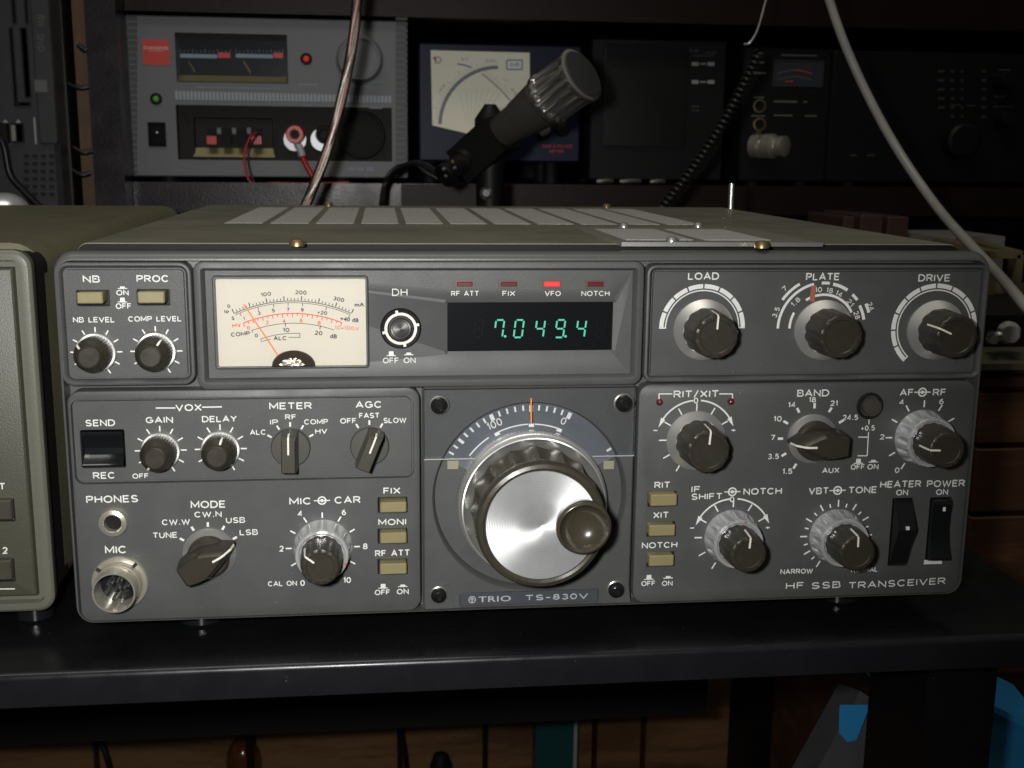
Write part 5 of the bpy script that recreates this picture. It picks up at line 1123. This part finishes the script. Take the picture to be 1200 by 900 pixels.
# ------------------------------------------------------------------ cross needle meter
YN = YS + .05
nm = thing('cross_needle_meter', 'navy blue power meter box with cream fan shaped scale', 'meter', (A(580, 195, YN)[0], YN + .05, zb1))
NF = lambda a, b, Y_=YN: A(460 + a / 4.092, 30 + b / 4.092, Y_)
q = rc(490, 51, 681, 190, YN, A)
M = MB(); rloft(M, [(q, .003, YN + .10, 0), (q, .003, YN + .002, 0), (q, .003, YN, .002)], cap0=True); put('case', M, 'navy', nm)
pg = [NF(183, 118, YN - .0006), NF(657, 130, YN - .0006), NF(661, 482, YN - .0006), NF(405, 528, YN - .0006), NF(191, 478, YN - .0006)]
M = MB(); M.prism(pg, YN + .001, YN - .0006); fc = put('scale_card', M, 'meter_card', nm)
M = MB(); yy = YN - .0006 - .0001
def narc(p, q_, r, w, mi):
    (ux, uy), rad = circ3(p, q_, r); a0 = math.atan2(p[0] - ux, uy - p[1]); a1 = math.atan2(r[0] - ux, uy - r[1]); n = 30
    pts = [NF(ux + rad * math.sin(a0 + (a1 - a0) * i / n), uy - rad * math.cos(a0 + (a1 - a0) * i / n), yy) for i in range(n + 1)]
    for a, b in zip(pts, pts[1:]): seg(M, a, b, w, yy, mi)
    return ux, uy, rad, a0, a1
for p3, w, mi, tn, tl, side in ((((228, 472), (330, 262), (506, 200)), .0032, 0, 28, 26, 1), (((430, 232), (510, 300), (572, 368)), .0011, 0, 14, 22, 1), (((310, 183), (345, 190), (378, 203)), .0013, 3, 0, 0, 1)):
    ux, uy, rad, a0, a1 = narc(*p3, w, mi)
    for i in range(tn):
        a = a0 + (a1 - a0) * (i + .5) / tn; l = tl * (1.5 if i % 4 == 0 else .8); f = lambda r_: NF(ux + r_ * math.sin(a), uy - r_ * math.cos(a), yy)
        seg(M, f(rad + 8), f(rad + 8 + l), .0003, yy, 1)
for i in range(8):
    x = 340 + i * 24; seg(M, NF(x - 14 + i * 3, 300 + abs(i - 4) * 8, yy - .00005), NF(385 + (i - 3) * 10, 470, yy - .00005), .0003, yy - .00005, 2)
M2_ = NF(470, 380, yy)
for s, x, y, w_, h_, mi in (('D', 219, 165, 32, 34, 1), ('FORWARD', 238, 300, 46, 12, 2), ('REFLECTED', 585, 320, 44, 12, 2), ('20', 345, 162, 34, 14, 1), ('200', 470, 168, 44, 14, 1), ('1000', 545, 262, 30, 10, 2)):
    text(M, s, 460 + x / 4.092, 30 + y / 4.092, w_ / 4.092, h_ / 4.092, yy, f=A, bold=.02, mi=mi, rot=-52 if s == 'FORWARD' else 48 if s == 'REFLECTED' else 0)
for a, b in (((548, 166), (622, 166)), ((622, 166), (622, 210)), ((622, 210), (548, 210)), ((548, 210), (548, 166))): seg(M, NF(*a, yy), NF(*b, yy), .0012, yy, 3)
text(M, 'SWR', 460 + 585 / 4.092, 30 + 188 / 4.092, 11, 5, yy, f=A, bold=.01, mi=3)
seg(M, NF(198, 150, yy), NF(210, 172, yy), .002, yy - .00003, 4)
put('scale_printing', M, ['card_arc', 'card_ink', 'card_pale', 'card_blue', 'red_paint'], fc)
M = MB(); yy = YN - .0002
text(M, 'SWR & POWER', 460 + 790 / 4.092, 30 + 579 / 4.092, 35, 3.6, yy, f=A, bold=.02); put('front_lettering', M, 'red_plastic', nm); M = MB(); text(M, 'METER', 460 + 786 / 4.092, 30 + 603 / 4.092, 17, 3.4, yy, f=A, bold=.02); put('front_lettering', M, 'red_plastic', nm)
for x, y, r_, m_ in ((722, 500, .006, 'nickel'), (812, 500, .0065, 'black')):
    c = NF(x, y); M = MB(); M.lathe([(r_, 0), (r_ * .95, .008), (r_ * .7, .009)], (c[0], YN, c[1]), n=24); put('selector_knob', M, m_, nm)
for x in (180, 770):
    c = NF(x, 640)
    for yy in (.015, .085): M = MB(); M.lathe([(.007, zb1), (.007, q[1] + .001)], (c[0], YN + yy, 0), (0, 0, 1), 20, cap0=True); put('foot', M, 'black', nm)

# ------------------------------------------------------------------ dark equipment on the right of the shelf
SF = lambda a, b, Y_: A(680 + a / 3.46, b / 3.46, Y_)
def sq(l, t, r, b, Y_): return rc(680 + l / 3.46, t / 3.46, 680 + r / 3.46, b / 3.46, Y_, A)
Y5 = YS + .03
def dark_box(name, label, cat, l, t, r, b, Yf, dep=.16):
    q = sq(l, t, r, b, Yf); o = thing(name, label, cat, ((q[0] + q[2]) / 2, Yf + dep / 2, zb1)); q = (q[0], zb1 + .004, q[2], q[3])
    M = MB(); rloft(M, [(q, .003, Yf + dep, 0), (q, .003, Yf + .0015, 0), (q, .003, Yf, .0015)], cap0=True); put('case', M, 'dark_gear', o)
    for x in (q[0] + .02, q[2] - .02):
        for y in (Yf + .02, Yf + dep - .02): M = MB(); M.lathe([(.007, zb1), (.007, zb1 + .0045)], (x, y, 0), (0, 0, 1), 16, cap0=True); put('foot', M, 'black', o)
    return o
def dashes(parent, items, Yf, m_, name='front_lettering'):
    yy = Yf - .0002
    for l, t, r, b in items:
        M = MB(); q = sq(l, t, r, b, yy); M.add([(q[0], yy, q[1]), (q[2], yy, q[1]), (q[2], yy, q[3]), (q[0], yy, q[3])], [(0, 1, 2, 3)]); put(name, M, m_, parent)
sp_ = dark_box('speaker_box', 'square black speaker box with white switch markings at its right side', 'speaker', 40, 158, 588, 640, Y5)
q = sq(92, 180, 432, 598, Y5 - .001); M = MB(); rloft(M, [(q, .003, Y5 + .001, 0), (q, .003, Y5 - .0025, 0), (q, .003, Y5 - .003, .0015)]); put('grille', M, 'dark_grille', sp_)
dashes(sp_, [(452, 252, 480, 267), (516, 252, 544, 267), (486, 256, 510, 262), (452, 325, 480, 340), (516, 325, 544, 340), (486, 329, 510, 335)], Y5, 'print_grey')
M = MB(); yy = Y5 - .0002
for s, x, y, w_ in (('FILTER', 462, 206, 36), ('LOW CUT', 530, 214, 44), ('HIGH CUT', 500, 226, 80), ('INPUT', 468, 432, 32), ('A-B', 468, 448, 26)): M = MB(); text(M, s, 680 + x / 3.46, y / 3.46, w_ / 3.46, 2.4, yy, f=A, bold=.01); put('front_lettering', M, 'print_dim', sp_)
Y6 = YS + .02
r2_ = dark_box('compact_transceiver', 'small black transceiver with a dark meter and gold connector', 'transceiver', 655, 190, 1020, 645, Y6)
dashes(r2_, [(705, 212, 740, 218), (702, 250, 745, 256), (698, 292, 752, 300), (703, 392, 745, 398), (692, 467, 748, 473), (710, 536, 732, 541), (785, 408, 880, 416), (905, 410, 920, 417), (785, 465, 860, 471), (910, 467, 958, 473), (815, 222, 960, 227)], Y6, 'print_dim')
q = sq(780, 245, 985, 352, Y6); M = MB(); rloft(M, [(q, .001, Y6 + .001, 0), (q, .001, Y6 - .001, 0), (q, .001, Y6 - .001, .001), (q, .001, Y6 - .0002, .0012)]); mm_ = put('meter_window', M, 'smoke_glare', r2_)
M = MB(); yy = Y6 - .0004
for i in range(14):
    a, b = 800 + i * 10, 810 + i * 10; h = lambda x: 285 + ((x - 870) / 70.0) ** 2 * 14
    seg(M, SF(a, h(a), yy), SF(b, h(b), yy), .0008, yy, 1 if i > 6 else 0)
    seg(M, SF(a, h(a) + 26, yy), SF(b, h(b) + 26, yy), .0006, yy, 0)
for x in (830, 848): seg(M, SF(x, 330, yy), SF(x + 15, 328, yy), .0009, yy, 1)
put('meter_scale', M, ['print_dim', 'red_paint'], mm_)
for x, y in ((725, 430), (725, 505)):
    c = SF(x, y, Y6); M = MB(); M.lathe([(.0062, 0), (.0062, .002), (.0048, .0022), (.0046, -.001)], (c[0], Y6, c[1]), n=28); put('jack', M, 'brass', r2_)
c = SF(712, 593, Y6); M = MB(); ax = (.62, -.75, .0)
M.lathe([(.011, -.004), (.011, .004), (.008, .005), (.008, .008), (.0115, .009), (.0115, .018), (.009, .019), (.007, .022), (.0095, .023), (.0095, .030), (.005, .031)], (c[0], Y6 - .004, c[1]), ax, 28, cap0=True); put('connector', M, 'nickel', r2_)
Y7 = YS + .01
r3 = thing('base_station_radio', 'large black radio almost hidden in the dark at the right of the shelf', 'radio', (A(1110, 190, Y7)[0], Y7 + .1, zb1))
q = rc(974, 62, 1300, 192, Y7, A); q = (q[0], zb1 + .004, q[2], q[3]); M = MB(); rloft(M, [(q, .003, Y7 + .2, 0), (q, .003, Y7 + .002, 0), (q, .003, Y7, .002)], cap0=True); put('case', M, 'dark_gear', r3)
for x in (q[0] + .03, q[2] - .03):
    for y in (Y7 + .02, Y7 + .17): M = MB(); M.lathe([(.008, zb1), (.008, zb1 + .0045)], (x, y, 0), (0, 0, 1), 16, cap0=True); put('foot', M, 'black', r3)
M = MB(); yy = Y7 - .0002
for i in range(6):
    for x, w_ in ((1099, 8), (1150, 6), (1114, 4), (1126, 3)):
        if x == 1099 and i == 5: continue
        q_ = rc(x, 82 + i * 10.6, x + w_, 85 + i * 10.6, yy, A); M = MB(); M.add([(q_[0], yy, q_[1]), (q_[2], yy, q_[1]), (q_[2], yy, q_[3]), (q_[0], yy, q_[3])], [(0, 1, 2, 3)]); put('front_lettering', M, 'print_faint', r3)
for x, y, w_ in ((1114, 122, 12), (1133, 123, 10), (1165, 112, 14), (1164, 124, 24), (1170, 81, 14), (996, 181, 8), (1016, 181, 10)):
    q_ = rc(x, y, x + w_, y + 2, yy, A); M = MB(); M.add([(q_[0], yy, q_[1]), (q_[2], yy, q_[1]), (q_[2], yy, q_[3]), (q_[0], yy, q_[3])], [(0, 1, 2, 3)]); put('front_lettering', M, 'print_faint', r3)
for x, y, r_ in ((1122, 165, .017), (1172, 95, .008), (1174, 140, .008)):
    c = A(x, y, Y7); M = MB(); M.lathe([(r_, 0), (r_ * .95, .014), (r_ * .8, .016)], (c[0], Y7, c[1]), n=36); put('knob', M, 'dark_gear', r3)
# small clutter on the shelf lip
for i, (x, w_) in enumerate(((700, 18), (727, 24), (763, 16))):
    a = A3(x, 196, YS + .012); a.z = zb1 + .003; M = MB(); M.tube([a + Vector((0, 0, 0)), a + Vector((w_ * .0005, -.003, .001)), a + Vector((w_ * .0008, .001, .0005))], .0022, 10); tag(put('metal_adapter', M, 'dull_metal', None, 50, (a.x, a.y, zb1)), ('leftmost of three small metal adapters under the speaker box', 'middle one of three small metal adapters under the speaker box', 'rightmost of three small metal adapters under the speaker box')[i], 'adapter', 'adapters under the speaker box')

# brown boxes behind the right end of the radio
YR = .50
for i, (l, r, t) in enumerate(((988, 1003, 254), (1008, 1036, 252), (1040, 1066, 254))):
    a = A(l, 270, YR); b = A(r, t, YR); M = MB(); M.box(a[0], YR, 0, b[0], YR + .08, b[1]); q = (a[0], 0, b[0], b[1]); M = MB(); rloft(M, [(q, .002, YR + .08, 0), (q, .002, YR + .001, 0), (q, .002, YR, .001)], cap0=True)
    tag(put('brown_box', M, 'box_brown', None, 30, (a[0], YR, 0)), ('narrow brown box showing over the radio top at its right', 'middle and wider brown box showing over the radio top', 'last brown box beside the grey cable behind the radio')[i], 'box', 'brown boxes behind the radio')

# ------------------------------------------------------------------ desk microphone
YM = 0.44
mc = thing('desk_microphone', 'desk microphone on a black stand with a ribbed chrome head', 'microphone', (A(570, 200, YM)[0], YM, 0))
a = A3(556, 186, YM); b = A3(582, 160, YM - .012); t = A3(684, 86, YM - .065); ax = (t - b).normalized(); Lm = (t - b).length
rm = 1 / (FPX / 0.87)                     # metres per pixel near there
M = MB(); M.lathe([(14 * rm, -.004), (17.5 * rm, .0), (20 * rm, Lm * .26), (21 * rm, Lm * .28), (26.5 * rm, Lm * .58)], b, ax, 64, cap0=True); put('body', M, 'mic_body', mc)
M = MB(); M.lathe([(26.5 * rm, Lm * .565), (29 * rm, Lm * .59), (29 * rm, Lm * .635), (27.6 * rm, Lm * .65), (28 * rm, Lm * .93), (29.5 * rm, Lm * .945), (29.5 * rm, Lm * .98), (27 * rm, Lm * .99)], b, ax, 180, flute=16, amp=[0, 0, 0, .0020, .0020, 0, 0, 0]); hd = put('head_ring', M, 'chrome', mc, smooth=45)
M = MB(); M.lathe([(27 * rm, Lm * .985), (25 * rm, Lm * 1.0), (12 * rm, Lm * 1.012), (1 * rm, Lm * 1.015)], b, ax, 48); put('gauze', M, 'mic_gauze', hd)
M = MB(); bx_ = b - ax * .002
M.bar(b + ax * .006, a - ax * .010, .027, .024, upv=(0, -1, .3)); put('yoke', M, 'mic_black', mc)
p = A3(574, 196, YM)
M = MB(); M.lathe([(.020, 0.001), (.021, .004), (.012, p.z * .25), (.0098, p.z * .55), (.0098, p.z * .98), (.012, p.z + .012), (.011, p.z + .034), (.004, p.z + .044)], (p.x, YM, 0), (0, 0, 1), 40, cap0=True); put('stand', M, 'mic_black', mc)
M = MB(); M.lathe([(.058, 0), (.06, .003), (.058, .014), (.045, .022), (.02, .024)], (p.x, YM, 0), (0, 0, 1), 56, cap0=True); put('base', M, 'mic_black', mc)
p2 = A3(569.5, 227, YM - .012); M = MB(); M.lathe([(.0045, 0), (.0045, .004), (.0025, .006)], p2 + Vector((0, .004, 0)), (0, -1, .1), 20); put('stand_screw', M, 'chrome', mc)
q0 = A3(552, 182, YM); q1 = A3(520, 207, YM - .015); M = MB(); M.tube([q0, q0.lerp(q1, .35), q0.lerp(q1, .4), q0.lerp(q1, .75), q0.lerp(q1, .8), q1], [.010, .0095, .0075, .0075, .0088, .0085], 20); pl = put('plug', M, 'mic_black', mc, smooth=50)
for x, y in ((531, 190), (533.5, 197.5), (520.5, 199), (523, 207)):
    c = A3(x, y, YM - .022); M = MB(); M.lathe([(.0015, 0), (.0014, .0015), (.0006, .0024)], c + Vector((0, .002, 0)), (-.3, -1, .3), 12); put('plug_screw', M, 'brass' if y < 195 else 'chrome', pl)
cable('cable', 'black microphone cable curving left from the plug to the power supply', [A3(520, 208, YM - .012), A3(508, 200, YM + .01), A3(490, 191, YM + .05), A3(470, 197, YM + .1), A3(452, 215, YM + .12), A3(447, 240, YM + .1)], .0024, 'black_wire')

# ------------------------------------------------------------------ cables in front of the shelf
YX = .42
def spline(pts, sm=8):
    P_ = [Vector(p) for p in pts]; Q = [P_[0] * 2 - P_[1]] + P_ + [P_[-1] * 2 - P_[-2]]; out = []
    for i in range(1, len(Q) - 2):
        for k in range(sm):
            t = k / sm; a, b, c, d = Q[i - 1], Q[i], Q[i + 1], Q[i + 2]
            out.append(.5 * ((2 * b) + (c - a) * t + (2 * a - 5 * b + 4 * c - d) * t * t + (3 * b - a - 3 * c + d) * t ** 3))
    return out + [P_[-1]]
path = spline([A3(430, -90, YX), A3(420, -20, YX), A3(416, 30, YX), A3(409, 75, YX), A3(398, 125, YX), A3(384, 175, YX), A3(367, 220, YX), A3(356, 245, YX), A3(340, 275, YX)], 24)
tw = thing('twin_cable', 'clear jacketed pinkish twin cable hanging in front of the power supply', 'cable', path[0])
for ph_, m_ in ((0, 'strand_red'), (pi, 'strand_grey')):
    q_ = []
    for i, p in enumerate(path):
        t = (path[min(i + 1, len(path) - 1)] - path[max(i - 1, 0)]).normalized(); u = (Vector((0, 1, 0)) - t * t.y).normalized(); w = t.cross(u); an = ph_ + i * .085
        q_.append(p + (u * math.cos(an) + w * math.sin(an)) * .0017)
    M = MB(); M.tube(q_, .00185, 10); put('strand', M, m_, tw, 60)
M = MB(); M.tube(path, .0037, 14); put('jacket', M, 'jacket', tw, 60)
cable('grey_cable', 'thick grey cable sweeping down over the right end of the radio', [A3(948, -70, .34), A3(969, -8, .34), A3(990, 52, .33), A3(1020, 118, .32), A3(1056, 182, .30), A3(1100, 245, .26), A3(1141, 291, .20), A3(1170, 322, .16), A3(1205, 362, .12), A3(1260, 420, .10)], .0028, 'grey_cable', None, 14)
a = A3(890, 62, YX); b = A3(776, 244, YX); n = 620; pts = []; d = (b - a); dn = d.normalized(); u = dn.orthogonal().normalized(); w = dn.cross(u)
for i in range(n):
    t = i / (n - 1); an = 2 * pi * 31 * t; sag = math.sin(pi * t) * .006
    pts.append(a + d * t + (u * math.cos(an) + w * math.sin(an)) * .0030 + Vector((.7, 0, -.5)) * sag)
M = MB(); M.tube(pts, .0015, 7); tag(put('coiled_cord', M, 'black_wire', None, 60, a), 'black coiled cord hanging in front of the speaker box', 'cord')
cable('hook_wire', 'thin bare wire holding up the coiled cord', [A3(908, -40, YX), A3(897, 2, YX), A3(888, 34, YX), A3(879, 50, YX), A3(872, 52, YX)], .0009, 'bare', None, 8)
p = A3(857, 240, .335); t = A3(857.5, 215, .335); M = MB(); M.tube([Vector((p.x, .335, 0.0)), t], .0018, 12); tag(put('metal_rod', M, 'bare', None, 60, (p.x, .335, 0)), 'thin upright metal rod rising behind the radio top', 'rod')
p = A3(942, 262, .30); M = MB()

# ------------------------------------------------------------------ computer tower
YT = .60
pc = thing('computer_tower', 'black computer tower with slotted vents and drive bay at the left', 'computer', (A(20, 200, YT)[0], YT + .2, 0))
x1 = A(66, 120, YT)[0]; x0 = x1 - .19
M = MB(); q = (x0, 0.012, x1, .50); rloft(M, [(q, .006, YT + .40, 0), (q, .006, YT + .004, 0), (q, .006, YT, .004)], cap0=True); put('case', M, 'pc', pc)
M = MB(); x2 = A(75, 120, YT + .03)[0]; M.box(x1 + .001, YT + .03, .012, x2, YT + .39, .5); put('side_cover', M, 'pc_dark', pc)
for x in (x0 + .03, x1 - .03):
    for y in (YT + .03, YT + .36): M = MB(); M.lathe([(.012, 0), (.012, .0125)], (x, y, 0), (0, 0, 1), 16, cap0=True); put('foot', M, 'black', pc)
TF = lambda a, b, Y_=YT: A(a / 3.464, b / 3.464, Y_)
def tq(l, t, r, b, Y_=YT): return rc(l / 3.464, t / 3.464, r / 3.464, b / 3.464, Y_, A)
q = tq(142, -60, 220, 585); M = MB(); rloft(M, [(q, .002, YT + .001, 0), (q, .002, YT - .002, 0), (q, .002, YT - .003, .001)]); db = put('drive_door', M, 'pc', pc)
M = MB(); yy = YT - .0032
for s, y, w_, h_ in (('DVD', 175, 66, 26), ('RW', 85, 48, 30), ('-', 350, 8, 50)):
    M = MB(); text(M, s, 166 / 3.464, y / 3.464, w_ / 3.464, h_ / 3.464, yy, f=A, rot=90, bold=0); put('drive_lettering', M, 'print_dim', db)
for l, t, r, b in ((46, -50, 66, 98), (98, -50, 116, 98), (46, 110, 66, 430), (90, 110, 122, 400), (60, 412, 128, 434)):
    q = tq(l, t, r, b); M = MB(); rloft(M, [(q, .0008, YT + .001, 0), (q, .0008, YT - .0012, 0), (q, .0008, YT - .0012, .0012), (q, .0008, YT + .0, .0016)]); put('bay_slot', M, 'pc_dark', pc)
for r_ in range(6):
    for c_ in range(4):
        q = tq(98 + c_ * 34, 626 + r_ * 31, 120 + c_ * 34, 640 + r_ * 31); M = MB(); rloft(M, [(q, .0004, YT + .001, 0), (q, .0004, YT - .0009, 0), (q, .0004, YT - .0009, .0008), (q, .0004, YT - .0001, .001)]); put('vent_slot', M, 'pc_dark', pc)
q = tq(48, 500, 98, 580); M = MB(); rloft(M, [(q, .0005, YT + .001, 0), (q, .0005, YT - .002, 0), (q, .0005, YT - .002, .0012), (q, .0005, YT + .0, .0015)]); us = put('usb_port', M, 'black', pc)
q = tq(52, 508, 68, 572); M = MB(); M.box(q[0], YT - .0035, q[1], q[2], YT, q[3]); put('port_contact', M, 'nickel', us)
q = tq(-60, 500, 40, 580); M = MB(); M.box(q[0], YT - .008, q[1], q[2], YT, q[3]); put('usb_plug', M, 'black', pc)
q = tq(145, 478, 160, 585); M = MB(); M.box(q[0], YT - .0042, q[1], (q[0] + q[2]) / 2, YT - .0025, q[3]); put('eject_strip', M, 'print_grey', db)
for x in (22, 74):
    q = tq(x - 12, 484, x + 12, 498, YT - .0004); M = MB(); M.add([(q[0], YT - .0004, q[1]), (q[2], YT - .0004, q[1]), ((q[0] + q[2]) / 2, YT - .0004, q[3])], [(0, 1, 2)]); put('port_symbol', M, 'print_grey', pc)
cable('cable', 'black cable hanging across the front of the computer tower', [A3(-10, 150, YT - .02), A3(4, 170, YT - .02), A3(12, 205, YT - .02), A3(30, 226, YT - .02), A3(50, 246, YT - .02)], .0028, 'black_wire')
# silver dome on the desk behind the left unit
zt_ = q2[3]
p = A3(15, 243, .36); M = MB(); rd = .0155
M.lathe([(rd, -.004)] + [(rd * math.cos(R(a)), rd * .95 * math.sin(R(a))) for a in range(0, 88, 8)], (p.x, .345, zt_ - .008), (0, 0, 1), 40, cap0=True); M.lathe([(.012, 0), (.012, zt_ - .01)], (p.x, .345, 0), (0, 0, 1), 24, cap0=True)
tag(put('round_metal_cap', M, 'silver_dome', None, 50, (p.x, .345, 0)), 'silver domed cap rising behind the olive cabinet', 'cap')

bpy.data.objects.remove(TXO)
